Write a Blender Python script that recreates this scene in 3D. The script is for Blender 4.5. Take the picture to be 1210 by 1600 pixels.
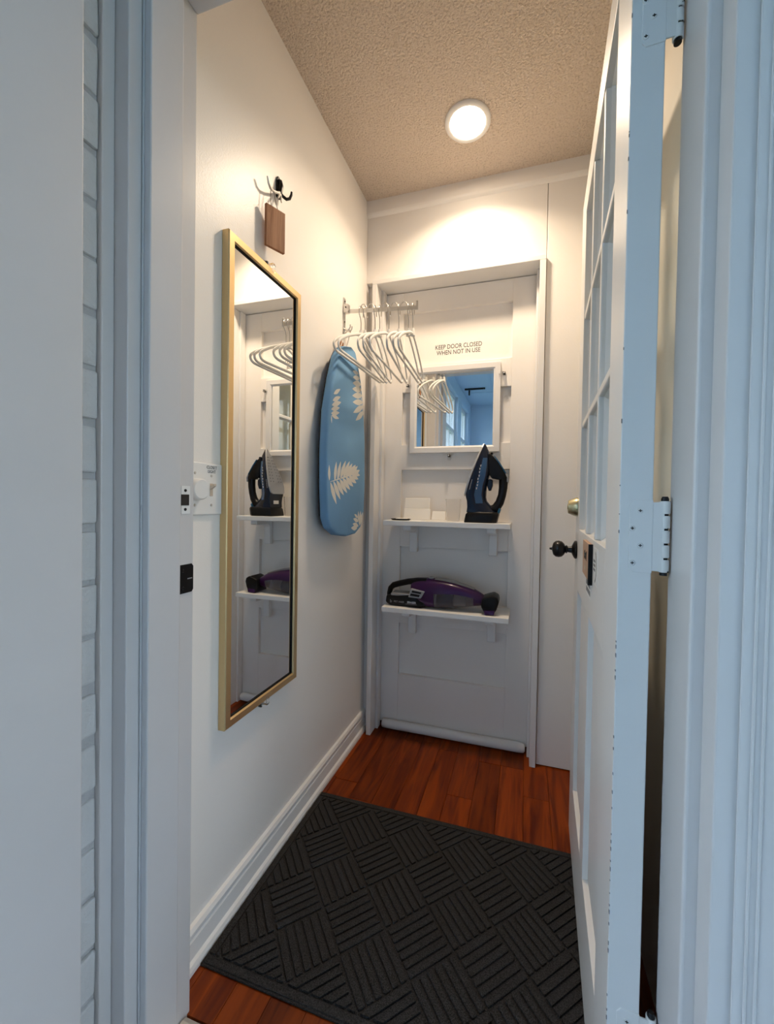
import bpy, bmesh, math, random
from mathutils import Matrix, Vector

random.seed(7)
scn = bpy.context.scene
for o in list(bpy.data.objects):
    bpy.data.objects.remove(o, do_unlink=True)
COL = scn.collection
PI = math.pi

# ------------------------------------------------------------------ camera
# world: left closet wall is x=0, back wall is y=0, floor is z=0; the camera stands on the porch
F_PX, YAW, PITCH, ROLL = 621.0, 0.2887, -0.0169, 0.0167
CAM = Vector((0.7204, -1.7118, 1.0784))
cd = bpy.data.cameras.new('camera')
cam = bpy.data.objects.new('camera', cd)
COL.objects.link(cam)
fw = Vector((-math.sin(YAW) * math.cos(PITCH), math.cos(YAW) * math.cos(PITCH), math.sin(PITCH)))
rt = Vector((math.cos(YAW), math.sin(YAW), 0))
up = rt.cross(fw)
r2 = math.cos(ROLL) * rt + math.sin(ROLL) * up
u2 = -math.sin(ROLL) * rt + math.cos(ROLL) * up
cam.matrix_world = Matrix(((r2.x, u2.x, -fw.x, CAM.x), (r2.y, u2.y, -fw.y, CAM.y),
                           (r2.z, u2.z, -fw.z, CAM.z), (0, 0, 0, 1)))
cd.sensor_fit = 'VERTICAL'
cd.sensor_height = 36.0
cd.sensor_width = 36.0 * 1210 / 1600
cd.lens = F_PX / 1600 * 36.0
cd.shift_x = -31.8 / 1600
cd.shift_y = -6.0 / 1600
cd.clip_start = 0.02
scn.camera = cam

# ------------------------------------------------------------------ sky and exposure
LAMP_W = 5.5
LAMP_SPREAD = 136          # the recessed lens throws most of its light downwards
LAMP_COL = (1.0, 0.79, 0.575)
SKY_COL = (0.67, 0.81, 1.0)
SKY_STR = 4.15
w = bpy.data.worlds.new('overcast_sky')
scn.world = w
w.use_nodes = True
bg = w.node_tree.nodes['Background']
bg.inputs[0].default_value = (*SKY_COL, 1)
bg.inputs[1].default_value = SKY_STR
vs = scn.view_settings
vs.view_transform = 'Standard'
vs.look = 'None'
vs.exposure = 0.40
vs.gamma = 1.0
vs.use_curve_mapping = False

# ------------------------------------------------------------------ materials
MATS = {}


def mat(name, col, rough=0.5, metal=0.0, bump=None, vary=None, spec=0.5, trans=0.0, ior=1.45, coat=0.0,
        emit=None, alpha=1.0, grime=None):
    """bump: list of (scale, strength, distance); vary: (scale, amount)."""
    if name in MATS:
        return MATS[name]
    m = bpy.data.materials.new(name)
    m.use_nodes = True
    nt = m.node_tree
    b = nt.nodes['Principled BSDF']
    b.inputs['Base Color'].default_value = (*col, 1)
    b.inputs['Roughness'].default_value = rough
    b.inputs['Metallic'].default_value = metal
    b.inputs['Specular IOR Level'].default_value = spec
    b.inputs['IOR'].default_value = ior
    b.inputs['Transmission Weight'].default_value = trans
    b.inputs['Coat Weight'].default_value = coat
    b.inputs['Alpha'].default_value = alpha
    tc = nt.nodes.new('ShaderNodeTexCoord')
    if vary:
        n = nt.nodes.new('ShaderNodeTexNoise')
        n.inputs['Scale'].default_value = vary[0]
        n.inputs['Detail'].default_value = 5
        nt.links.new(tc.outputs['Object'], n.inputs['Vector'])
        mx = nt.nodes.new('ShaderNodeMix')
        mx.data_type = 'RGBA'
        k = vary[1]
        mx.inputs[6].default_value = (*[c * (1 - k) for c in col], 1)
        mx.inputs[7].default_value = (*[min(1, c * (1 + k)) for c in col], 1)
        nt.links.new(n.outputs['Fac'], mx.inputs[0])
        nt.links.new(mx.outputs[2], b.inputs['Base Color'])
    if bump:
        prev = None
        for sc, st, dist in bump:
            n = nt.nodes.new('ShaderNodeTexNoise')
            n.inputs['Scale'].default_value = sc
            n.inputs['Detail'].default_value = 3
            nt.links.new(tc.outputs['Object'], n.inputs['Vector'])
            bp = nt.nodes.new('ShaderNodeBump')
            bp.inputs['Strength'].default_value = st
            bp.inputs['Distance'].default_value = dist
            nt.links.new(n.outputs['Fac'], bp.inputs['Height'])
            if prev:
                nt.links.new(prev.outputs[0], bp.inputs['Normal'])
            prev = bp
        nt.links.new(prev.outputs[0], b.inputs['Normal'])
    if emit:
        b.inputs['Emission Color'].default_value = (*emit[0], 1)
        b.inputs['Emission Strength'].default_value = emit[1]
    MATS[name] = m
    return m


WALL = mat('wall_paint', (0.89, 0.86, 0.82), 0.36, bump=[(260, 0.22, 0.0015), (18, 0.12, 0.003)], vary=(3, 0.02))
PANEL = mat('panel_paint', (0.89, 0.855, 0.81), 0.38, bump=[(130, 0.25, 0.001), (9, 0.2, 0.003)], vary=(4, 0.02))
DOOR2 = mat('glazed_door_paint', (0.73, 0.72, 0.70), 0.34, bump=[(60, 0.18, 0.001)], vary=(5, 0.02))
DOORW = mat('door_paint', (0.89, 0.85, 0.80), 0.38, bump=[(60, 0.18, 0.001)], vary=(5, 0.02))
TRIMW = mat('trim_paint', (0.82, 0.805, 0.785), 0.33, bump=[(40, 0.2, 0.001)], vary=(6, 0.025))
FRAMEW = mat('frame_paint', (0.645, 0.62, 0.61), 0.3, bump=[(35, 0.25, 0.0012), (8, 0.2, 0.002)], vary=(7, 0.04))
BEIGE = mat('side_wall_paint', (0.80, 0.76, 0.67), 0.6, bump=[(150, 0.2, 0.001)], vary=(4, 0.02))
BRICKW = mat('painted_brick', (0.60, 0.605, 0.61), 0.6, bump=[(60, 0.7, 0.004), (200, 0.5, 0.002)], vary=(20, 0.07))
MORTAR = mat('painted_mortar', (0.47, 0.47, 0.48), 0.8, bump=[(90, 0.8, 0.004)], vary=(30, 0.1))
SHELFW = mat('shelf_white', (0.84, 0.835, 0.82), 0.3)
FOAMW = mat('sweep_white', (0.80, 0.79, 0.77), 0.7, bump=[(220, 0.3, 0.001)])
PLATEW = mat('plate_white', (0.82, 0.81, 0.79), 0.3)
IVORY = mat('toggle_beige', (0.62, 0.52, 0.42), 0.4)
DARK = mat('dark_gap', (0.03, 0.025, 0.022), 0.9)
BLACK = mat('black_plastic', (0.006, 0.006, 0.007), 0.34, spec=0.22, bump=[(300, 0.1, 0.0005)])
BLACKM = mat('black_metal', (0.018, 0.018, 0.02), 0.28, metal=0.6)
INK = mat('black_ink', (0.02, 0.018, 0.016), 0.6)
GREYINK = mat('grey_ink', (0.22, 0.22, 0.22), 0.7)
WHITEINK = mat('pale_ink', (0.62, 0.66, 0.70), 0.5)
CHROME = mat('chrome', (0.80, 0.79, 0.77), 0.22, metal=1.0)
WIRE = mat('hook_wire', (0.42, 0.40, 0.37), 0.3, metal=1.0)
SATIN = mat('satin_nickel', (0.66, 0.65, 0.63), 0.36, metal=1.0)
BRASS = mat('aged_brass', (0.52, 0.47, 0.30), 0.3, metal=1.0)
MIRROR = mat('mirror_silver', (0.90, 0.91, 0.90), 0.0, metal=1.0)
NAVY = mat('navy_plastic', (0.004, 0.010, 0.028), 0.25, spec=0.3, coat=0.1)
BLUEP = mat('blue_tank', (0.010, 0.075, 0.20), 0.2, coat=0.4)
BLUEG = mat('blue_grip', (0.016, 0.10, 0.19), 0.3)
GREYP = mat('grey_plastic', (0.30, 0.30, 0.31), 0.4)
SOLE = mat('soleplate_grey', (0.40, 0.41, 0.43), 0.35, metal=0.5)
PURPLE = mat('purple_plastic', (0.036, 0.006, 0.056), 0.28, spec=0.3, coat=0.15)
SMOKE = mat('smoky_clear', (0.32, 0.30, 0.34), 0.08, trans=0.75, ior=1.2)
CREAM = mat('filter_cream', (0.50, 0.45, 0.36), 0.8)
CLEAR = mat('clear_plastic', (0.95, 0.95, 0.95), 0.05, trans=0.98, ior=1.12)
HANGER = mat('hanger_white', (0.74, 0.73, 0.70), 0.6, bump=[(400, 0.2, 0.0005)])
CLOTH = mat('board_cover_blue', (0.175, 0.36, 0.585), 0.85, bump=[(500, 0.35, 0.0008), (14, 0.25, 0.006)], vary=(6, 0.08))
LEAF = mat('print_cream', (0.74, 0.72, 0.66), 0.85, bump=[(500, 0.3, 0.0008)])
PAPER = mat('white_paper', (0.85, 0.82, 0.76), 0.8, bump=[(30, 0.2, 0.002)])
STRING = mat('thin_string', (0.20, 0.16, 0.13), 0.8)
SILL = mat('threshold_stone', (0.42, 0.40, 0.37), 0.7, bump=[(80, 0.4, 0.002)], vary=(12, 0.1))
ALU = mat('threshold_metal', (0.68, 0.65, 0.60), 0.4, metal=0.7)
TAN = mat('plaque_tan', (0.47, 0.30, 0.20), 0.6, vary=(30, 0.1))
PORCHW = mat('porch_paint', (0.50, 0.67, 0.88), 0.5, vary=(3, 0.02))
PORCHT = mat('porch_window_paint', (0.72, 0.76, 0.82), 0.5, vary=(3, 0.02))
PORCHR = mat('porch_side_paint', (0.80, 0.74, 0.66), 0.7, vary=(3, 0.02))
DECK = mat('porch_deck', (0.20, 0.24, 0.28), 0.7, vary=(5, 0.1))
GRASS = mat('outdoor_ground', (0.12, 0.16, 0.08), 0.9, vary=(1, 0.3))


def mat_gold():
    m = mat('brushed_gold', (0.72, 0.52, 0.27), 0.34, metal=0.85)
    nt = m.node_tree
    b = nt.nodes['Principled BSDF']
    tc = nt.nodes.new('ShaderNodeTexCoord')
    mp = nt.nodes.new('ShaderNodeMapping')
    mp.inputs['Scale'].default_value = (300, 300, 6)
    n = nt.nodes.new('ShaderNodeTexNoise')
    n.inputs['Scale'].default_value = 1.5
    bp = nt.nodes.new('ShaderNodeBump')
    bp.inputs['Strength'].default_value = 0.15
    bp.inputs['Distance'].default_value = 0.001
    nt.links.new(tc.outputs['Object'], mp.inputs[0])
    nt.links.new(mp.outputs[0], n.inputs['Vector'])
    nt.links.new(n.outputs['Fac'], bp.inputs['Height'])
    nt.links.new(bp.outputs[0], b.inputs['Normal'])
    return m


def mat_ceiling():
    m = mat('popcorn_ceiling', (0.72, 0.66, 0.58), 0.95)
    nt = m.node_tree
    b = nt.nodes['Principled BSDF']
    tc = nt.nodes.new('ShaderNodeTexCoord')
    n = nt.nodes.new('ShaderNodeTexNoise')
    n.inputs['Scale'].default_value = 150
    n.inputs['Detail'].default_value = 4
    n.inputs['Roughness'].default_value = 0.55
    n.inputs['Distortion'].default_value = 0.2
    nt.links.new(tc.outputs['Object'], n.inputs['Vector'])
    rp = nt.nodes.new('ShaderNodeValToRGB')
    rp.color_ramp.elements[0].position = 0.34
    rp.color_ramp.elements[1].position = 0.62
    nt.links.new(n.outputs['Fac'], rp.inputs[0])
    bp = nt.nodes.new('ShaderNodeBump')
    bp.inputs['Strength'].default_value = 0.9
    bp.inputs['Distance'].default_value = 0.006
    nt.links.new(rp.outputs[0], bp.inputs['Height'])
    nt.links.new(bp.outputs[0], b.inputs['Normal'])
    cr = nt.nodes.new('ShaderNodeValToRGB')
    cr.color_ramp.elements[0].position = 0.30
    cr.color_ramp.elements[0].color = (0.70, 0.565, 0.45, 1)
    cr.color_ramp.elements[1].position = 0.50
    cr.color_ramp.elements[1].color = (0.90, 0.76, 0.63, 1)
    nt.links.new(n.outputs['Fac'], cr.inputs[0])
    nt.links.new(cr.outputs[0], b.inputs['Base Color'])
    return m


def mat_wood(name, dark, light, stretch=(14, 1.3, 14), rough=0.3, rnd=True, coat=0.2):
    m = mat(name, light, rough, coat=coat, spec=0.25)
    nt = m.node_tree
    b = nt.nodes['Principled BSDF']
    tc = nt.nodes.new('ShaderNodeTexCoord')
    oi = nt.nodes.new('ShaderNodeObjectInfo')
    ml = nt.nodes.new('ShaderNodeVectorMath')
    ml.operation = 'MULTIPLY_ADD'
    ml.inputs[1].default_value = stretch
    cb = nt.nodes.new('ShaderNodeCombineXYZ')
    ms = nt.nodes.new('ShaderNodeMath')
    ms.operation = 'MULTIPLY'
    ms.inputs[1].default_value = 37.0
    nt.links.new(oi.outputs['Random'], ms.inputs[0])
    for k in range(3):
        nt.links.new(ms.outputs[0], cb.inputs[k])
    nt.links.new(tc.outputs['Object'], ml.inputs[0])
    nt.links.new(cb.outputs[0], ml.inputs[2])
    n = nt.nodes.new('ShaderNodeTexNoise')
    n.inputs['Scale'].default_value = 2.2
    n.inputs['Detail'].default_value = 8
    n.inputs['Distortion'].default_value = 1.4
    nt.links.new(ml.outputs[0], n.inputs['Vector'])
    rp = nt.nodes.new('ShaderNodeValToRGB')
    rp.color_ramp.elements[0].position = 0.30
    rp.color_ramp.elements[0].color = (*dark, 1)
    rp.color_ramp.elements[1].position = 0.66
    rp.color_ramp.elements[1].color = (*light, 1)
    nt.links.new(n.outputs['Fac'], rp.inputs[0])
    out = rp.outputs[0]
    if rnd:
        hs = nt.nodes.new('ShaderNodeHueSaturation')
        mr = nt.nodes.new('ShaderNodeMapRange')
        mr.inputs[3].default_value = 0.72
        mr.inputs[4].default_value = 1.2
        nt.links.new(oi.outputs['Random'], mr.inputs[0])
        nt.links.new(mr.outputs[0], hs.inputs['Value'])
        nt.links.new(out, hs.inputs['Color'])
        out = hs.outputs[0]
    nt.links.new(out, b.inputs['Base Color'])
    return m


def mat_rug():
    m = mat('mat_charcoal', (0.02, 0.02, 0.021), 0.95, spec=0.2)
    nt = m.node_tree
    b = nt.nodes['Principled BSDF']
    tc = nt.nodes.new('ShaderNodeTexCoord')
    n = nt.nodes.new('ShaderNodeTexNoise')
    n.inputs['Scale'].default_value = 420
    n.inputs['Detail'].default_value = 3
    nt.links.new(tc.outputs['Object'], n.inputs['Vector'])
    rp = nt.nodes.new('ShaderNodeValToRGB')
    rp.color_ramp.elements[0].position = 0.35
    rp.color_ramp.elements[0].color = (0.013, 0.0125, 0.013, 1)
    rp.color_ramp.elements[1].position = 0.75
    rp.color_ramp.elements[1].color = (0.055, 0.052, 0.051, 1)
    nt.links.new(n.outputs['Fac'], rp.inputs[0])
    nt.links.new(rp.outputs[0], b.inputs['Base Color'])
    bp = nt.nodes.new('ShaderNodeBump')
    bp.inputs['Strength'].default_value = 0.8
    bp.inputs['Distance'].default_value = 0.002
    nt.links.new(n.outputs['Fac'], bp.inputs['Height'])
    nt.links.new(bp.outputs[0], b.inputs['Normal'])
    return m


def mat_glass():
    m = bpy.data.materials.new('window_glass')
    m.use_nodes = True
    nt = m.node_tree
    nt.nodes.remove(nt.nodes['Principled BSDF'])
    o = nt.nodes['Material Output']
    tr = nt.nodes.new('ShaderNodeBsdfTransparent')
    tr.inputs[0].default_value = (0.93, 0.95, 0.94, 1)
    gl = nt.nodes.new('ShaderNodeBsdfGlossy')
    gl.inputs['Roughness'].default_value = 0.02
    fr = nt.nodes.new('ShaderNodeFresnel')
    fr.inputs[0].default_value = 1.45
    mx = nt.nodes.new('ShaderNodeMixShader')
    ge = nt.nodes.new('ShaderNodeNewGeometry')
    sb = nt.nodes.new('ShaderNodeMath')
    sb.operation = 'SUBTRACT'
    sb.inputs[0].default_value = 1.0
    nt.links.new(ge.outputs['Backfacing'], sb.inputs[1])
    ml = nt.nodes.new('ShaderNodeMath')
    ml.operation = 'MULTIPLY'
    nt.links.new(fr.outputs[0], ml.inputs[0])
    nt.links.new(sb.outputs[0], ml.inputs[1])
    nt.links.new(ml.outputs[0], mx.inputs[0])
    nt.links.new(tr.outputs[0], mx.inputs[1])
    nt.links.new(gl.outputs[0], mx.inputs[2])
    nt.links.new(mx.outputs[0], o.inputs[0])
    return m


GOLD = mat_gold()
POPCORN = mat_ceiling()
FLOORW = mat_wood('floor_wood', (0.080, 0.0090, 0.0004), (0.25, 0.042, 0.0014), rough=0.38, coat=0.0)
PLAQUEW = mat_wood('plaque_wood', (0.22, 0.085, 0.035), (0.42, 0.20, 0.10), stretch=(20, 20, 2), rough=0.5, rnd=False, coat=0)
RUG = mat_rug()
GLASS = mat_glass()
LENS = mat('lamp_lens', (1, 0.95, 0.88), 0.5, emit=((1.0, 0.82, 0.62), 33.0))


# ------------------------------------------------------------------ mesh helpers
class MB:
    def __init__(self):
        self.v, self.f = [], []

    def add(self, vs_, fs_):
        n = len(self.v)
        self.v += [tuple(p) for p in vs_]
        self.f += [tuple(i + n for i in f) for f in fs_]
        return self

    def box(self, x0, x1, y0, y1, z0, z1):
        return self.add([(x0, y0, z0), (x1, y0, z0), (x1, y1, z0), (x0, y1, z0),
                         (x0, y0, z1), (x1, y0, z1), (x1, y1, z1), (x0, y1, z1)],
                        [(0, 3, 2, 1), (4, 5, 6, 7), (0, 1, 5, 4), (1, 2, 6, 5), (2, 3, 7, 6), (3, 0, 4, 7)])

    def prism(self, poly, axis, a0, a1):
        """poly: 2D points in the two other axes (in xyz order), extruded along axis."""
        n = len(poly)
        out = []
        for a in (a0, a1):
            for p, q in poly:
                out.append({'x': (a, p, q), 'y': (p, a, q), 'z': (p, q, a)}[axis])
        fs_ = [tuple(range(n)), tuple(range(2 * n - 1, n - 1, -1))]
        fs_ += [(i, i + n, (i + 1) % n + n, (i + 1) % n) for i in range(n)]
        return self.add(out, fs_)

    def loft(self, rings, closed_ends=True):
        n = len(rings[0])
        vs_ = [p for r in rings for p in r]
        fs_ = []
        for k in range(len(rings) - 1):
            for i in range(n):
                fs_.append((k * n + i, k * n + (i + 1) % n, (k + 1) * n + (i + 1) % n, (k + 1) * n + i))
        if closed_ends:
            fs_ += [tuple(range(n - 1, -1, -1)), tuple(range((len(rings) - 1) * n, len(rings) * n))]
        return self.add(vs_, fs_)

    def tube(self, pts, r, n=8, ry=None, ref=None):
        """sweep a circle / ellipse along points; r may be a list; ry = radius along ref vector."""
        pts = [Vector(p) for p in pts]
        rings = []
        prev = None
        for i, p in enumerate(pts):
            d = (pts[min(i + 1, len(pts) - 1)] - pts[max(i - 1, 0)]).normalized()
            if ref is not None:
                a = Vector(ref).normalized()
                a = (a - d * a.dot(d)).normalized()
            else:
                a = prev if prev is not None else (Vector((0, 0, 1)) if abs(d.z) < 0.9 else Vector((1, 0, 0)))
                a = (a - d * a.dot(d)).normalized()
            prev = a
            b_ = d.cross(a)
            rr = r[i] if isinstance(r, (list, tuple)) else r
            ra = (ry[i] if isinstance(ry, (list, tuple)) else ry) if ry is not None else rr
            rings.append([p + a * ra * math.cos(2 * PI * k / n) + b_ * rr * math.sin(2 * PI * k / n) for k in range(n)])
        return self.loft(rings)

    def lathe(self, prof, c, axis='z', n=20):
        """prof: list of (radius, offset along axis)."""
        rings = []
        for r, t in prof:
            ring = []
            for k in range(n):
                a = 2 * PI * k / n
                p, q = r * math.cos(a), r * math.sin(a)
                ring.append({'z': (c[0] + p, c[1] + q, c[2] + t), 'y': (c[0] + p, c[1] + t, c[2] - q),
                             'x': (c[0] + t, c[1] + p, c[2] + q)}[axis])
            rings.append(ring)
        return self.loft(rings)

    def build(self, name, m, parent=None, bevel=0.0, seg=2, smooth=False, local=False, ang=30):
        me = bpy.data.meshes.new(name)
        bm = bmesh.new()
        vv = [bm.verts.new(p) for p in self.v]
        for f in self.f:
            try:
                bm.faces.new([vv[i] for i in f])
            except ValueError:
                pass
        bm.normal_update()
        bmesh.ops.recalc_face_normals(bm, faces=bm.faces)
        if bevel > 0:
            es = [e for e in bm.edges if len(e.link_faces) == 2 and e.calc_face_angle(0) > math.radians(ang)]
            bmesh.ops.bevel(bm, geom=es, offset=bevel, segments=seg, affect='EDGES', profile=0.5, clamp_overlap=True)
        if smooth:
            for f in bm.faces:
                f.smooth = True
            for e in bm.edges:
                if len(e.link_faces) == 2 and e.calc_face_angle(0) > math.radians(48):
                    e.smooth = False
        bm.to_mesh(me)
        bm.free()
        me.materials.append(m)
        o = bpy.data.objects.new(name, me)
        COL.objects.link(o)
        if parent is not None:
            o.parent = parent
            if not local:
                o.matrix_parent_inverse = pinv(parent)
        return o


def pinv(p):
    mw = Matrix.LocRotScale(p.location, p.rotation_euler, None)
    if p.parent is not None:
        mw = Matrix.LocRotScale(p.parent.location, p.parent.rotation_euler, None) @ p.matrix_parent_inverse @ mw
    return mw.inverted()


def thing(name, label, cat, loc=(0, 0, 0), rz=0.0, group=None):
    o = bpy.data.objects.new(name, None)
    o.empty_display_size = 0.05
    COL.objects.link(o)
    o.location = loc
    o.rotation_euler = (0, 0, rz)
    o['label'] = label
    o['category'] = cat
    if group:
        o['group'] = group
    return o


def struct(o, label=None, cat=None):
    o['kind'] = 'structure'
    if label:
        o['label'] = label
    if cat:
        o['category'] = cat
    return o


def frame(name, loc=(0, 0, 0), rz=0.0, label=None, cat=None):
    o = bpy.data.objects.new(name, None)
    o.empty_display_size = 0.05
    COL.objects.link(o)
    o.location = loc
    o.rotation_euler = (0, 0, rz)
    return struct(o, label, cat)


def box(name, m, b, parent=None, bevel=0.0, **k):
    return MB().box(*b).build(name, m, parent, bevel, **k)


def text(name, s, size, mtx, m, parent, sx=1.0, align='CENTER', spacing=1.0, depth=0.0003, bold=0.0, local=False):
    cu = bpy.data.curves.new(name, 'FONT')
    cu.body = s
    cu.size = size
    cu.align_x = align
    cu.align_y = 'CENTER'
    cu.space_character = spacing
    cu.space_line = 0.92
    cu.extrude = depth
    cu.offset = bold
    cu.resolution_u = 3
    t = bpy.data.objects.new(name, cu)
    COL.objects.link(t)
    dg = bpy.context.evaluated_depsgraph_get()
    me = bpy.data.meshes.new_from_object(t.evaluated_get(dg))
    bpy.data.objects.remove(t, do_unlink=True)
    me.transform(mtx @ Matrix.Diagonal((sx, 1, 1, 1)))
    me.name = name
    me.materials.clear()
    me.materials.append(m)
    o = bpy.data.objects.new(name, me)
    COL.objects.link(o)
    o.parent = parent
    if not local:
        o.matrix_parent_inverse = pinv(parent)
    return o


def face_front(x, y, z):      # text readable when looking towards +y
    return Matrix.Translation((x, y, z)) @ Matrix.Rotation(PI / 2, 4, 'X')


def face_left_wall(x, y, z):  # text readable when looking towards -x
    return Matrix.Translation((x, y, z)) @ Matrix.Rotation(PI / 2, 4, 'Z') @ Matrix.Rotation(PI / 2, 4, 'X')


def lerp_list(tab, x):
    for (a, va), (b_, vb) in zip(tab, tab[1:]):
        if a <= x <= b_ or a >= x >= b_:
            t = (x - a) / (b_ - a)
            return va + (vb - va) * t
    return tab[0][1] if abs(x - tab[0][0]) < abs(x - tab[-1][0]) else tab[-1][1]


# ================================================================== THE SETTING
CEIL = 2.44
RW = 1.01          # right closet wall
FY = -1.06         # inner face of the front wall

struct(box('wall_left', WALL, (-0.12, 0, -1.10, 0.20, -0.02, CEIL + 0.05)))
struct(box('wall_right', BEIGE, (RW, RW + 0.1, -1.065, 0.20, -0.02, CEIL + 0.05)))
struct(box('ceiling', POPCORN, (-0.12, RW + 0.1, -1.2, 0.2, CEIL, CEIL + 0.08)))

# back wall: a panel above the door, a wide panel right of it, a narrow strip to its left
bw = frame('wall_back', (0.5, 0.05, 0))
box('panel', PANEL, (0.0, 0.7815, 0.0, 0.06, 2.076, CEIL), bw, 0.0015)
box('panel', PANEL, (0.7835, RW, 0.0, 0.06, 0.004, CEIL), bw, 0.0015)
box('panel', PANEL, (0.0, 0.036, 0.032, 0.06, 0.0, 2.08), bw, 0.001)
box('backing', DARK, (-0.05, RW, 0.165, 0.20, -0.02, CEIL), bw)
box('backing', DARK, (0.776, RW, 0.06, 0.165, -0.02, CEIL), bw)
box('backing', DARK, (0.0, 0.036, 0.06, 0.165, -0.02, CEIL), bw)
box('backing', DARK, (0.036, 0.776, 0.06, 0.165, 2.08, CEIL), bw)
struct(MB().prism([(0.0, CEIL), (-0.013, CEIL), (-0.013, 2.385), (-0.010, 2.378), (-0.004, 2.374), (0.0, 2.370)],
                  'x', 0.0, RW).build('trim_1', PANEL))

# floor: sub floor + strips of wood, each its own plank
fl = struct(box('floor', DARK, (-0.02, RW + 0.02, -1.062, 0.16, -0.05, -0.014)))
xs = [-0.018, 0.037, 0.127, 0.214, 0.300, 0.382, 0.463, 0.557, 0.645, 0.735, 0.825, 0.915, RW]
for i in range(len(xs) - 1):
    y = -1.06
    first = True
    while y < 0.155:
        L = random.uniform(0.28, 0.62) if not first else random.uniform(0.12, 0.5)
        first = False
        y2 = min(0.155, y + L)
        if 0.155 - y2 < 0.1:
            y2 = 0.155
        dz = random.uniform(-0.0004, 0.0002)
        box('plank', FLOORW, (xs[i] + 0.0004, xs[i + 1] - 0.0004, y + 0.0004, y2 - 0.0004, -0.014, dz), fl, 0.0006, seg=1)
        y = y2

# baseboard along the left wall
bp_ = [(0, 0.0), (0.022, 0.0), (0.022, 0.010), (0.019, 0.019), (0.0125, 0.024), (0.0115, 0.062), (0.0080, 0.066),
       (0.0080, 0.072), (0.0125, 0.076), (0.0125, 0.082), (0.008, 0.091), (0.0, 0.094)]
struct(MB().prism(bp_, 'y', -1.055, 0.03).build('baseboard_left', TRIMW))

# frame around the back door: three boards standing proud of the wall
t2 = frame('trim_2', (0.4, 0.03, 0))
box('jamb_board', TRIMW, (0.036, 0.058, -0.022, 0.135, 0.0, 2.056), t2, 0.002)
box('jamb_board', TRIMW, (0.757, 0.781, -0.022, 0.135, 0.0, 2.056), t2, 0.002)
box('head_board', TRIMW, (0.036, 0.7815, -0.022, 0.135, 2.056, 2.0755), t2, 0.002)
box('stop_strip', TRIMW, (0.058, 0.071, 0.040, 0.076, 0.0, 2.056), t2, 0.002)
box('stop_strip', TRIMW, (0.747, 0.757, 0.040, 0.076, 0.0, 2.056), t2, 0.002)

# back door: stiles, rails and five wide recessed panels
d1 = frame('door_1', (0.41, 0.10, 0.0), label='white five panel door at the end of the closet', cat='door')
DX0, DX1, DY, DZ0, DZ1 = 0.059, 0.7555, 0.080, 0.020, 2.053
PX0, PX1 = 0.155, 0.651
tops = [1.957, 1.589, 1.227, 0.866, 0.502]
PH = 0.245
box('stile', DOORW, (DX0, PX0, DY, DY + 0.036, DZ0, DZ1), d1, 0.0012)
box('stile', DOORW, (PX1, DX1, DY, DY + 0.036, DZ0, DZ1), d1, 0.0012)
edges = [DZ1] + [z for t in tops for z in (t, t - PH)] + [DZ0]
for k in range(0, len(edges), 2):
    box('rail', DOORW, (PX0, PX1, DY, DY + 0.036, edges[k + 1], edges[k]), d1, 0.0012)
for t in tops:
    box('door_panel', DOORW, (PX0 - 0.01, PX1 + 0.01, DY + 0.019, DY + 0.034, t - PH - 0.01, t + 0.01), d1)
tx = text('lettering', 'KEEP DOOR CLOSED\nWHEN NOT IN USE', 0.0285, face_front(0.412, DY + 0.0188, 1.778), INK, d1, sx=0.80)
# foam draught sweep along the bottom of the door
sw = MB()
rings = []
for x, r, dz in [(0.088, 0.0155, 0.0), (0.091, 0.019, 0), (0.12, 0.0205, 0), (0.3, 0.021, 0.001), (0.55, 0.021, 0.001),
                 (0.715, 0.021, 0.002), (0.733, 0.019, 0.002), (0.740, 0.012, 0.002)]:
    rings.append([(x, DY - 0.021 + r * 1.0 * math.cos(a), 0.0235 + dz + r * math.sin(a))
                  for a in [2 * PI * k / 14 for k in range(14)]])
sw.loft(rings)
sw.build('draught_sweep', FOAMW, d1, smooth=True)

# front door frame ---------------------------------------------------------------
t3 = frame('trim_3', (0.04, -1.11, 0))           # latch side
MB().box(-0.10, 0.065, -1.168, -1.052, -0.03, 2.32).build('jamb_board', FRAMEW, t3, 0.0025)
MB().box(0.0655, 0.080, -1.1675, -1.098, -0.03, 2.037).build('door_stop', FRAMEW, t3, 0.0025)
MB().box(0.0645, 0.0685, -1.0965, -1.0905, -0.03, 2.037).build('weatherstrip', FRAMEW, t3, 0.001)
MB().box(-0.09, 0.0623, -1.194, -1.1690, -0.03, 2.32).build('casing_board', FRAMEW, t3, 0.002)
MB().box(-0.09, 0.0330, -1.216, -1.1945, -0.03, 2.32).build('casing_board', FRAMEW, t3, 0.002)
# strike plates on the latch side
s1 = MB().box(0.0645, 0.0662, -1.0835, -1.0625, 1.046, 1.102).build('strike_plate', PLATEW, t3, 0.0004)
box('strike_hole', DARK, (0.0655, 0.0668, -1.0840, -1.0655, 1.063, 1.085), s1)
for zz in (1.093, 1.055):
    MB().lathe([(0.0, 0.0), (0.0032, 0.0), (0.0028, 0.001), (0, 0.001)], (0.0662, -1.0745, zz), 'x', 10).build('screw', BLACKM, s1)
s2 = MB().prism([(-1.089, 0.886), (-1.0575, 0.886), (-1.0535, 0.891), (-1.0535, 0.939), (-1.0575, 0.944), (-1.089, 0.944)],
                'x', 0.0645, 0.0668).build('strike_plate', BLACK, t3, 0.0006)
s2['label'] = 'black latch plate'
for zz in (0.932, 0.897):
    MB().lathe([(0.0, 0.0), (0.0034, 0.0), (0.0028, 0.001), (0, 0.001)], (0.0668, -1.080, zz), 'x', 10).build('screw', BLACKM, s2)
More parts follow.
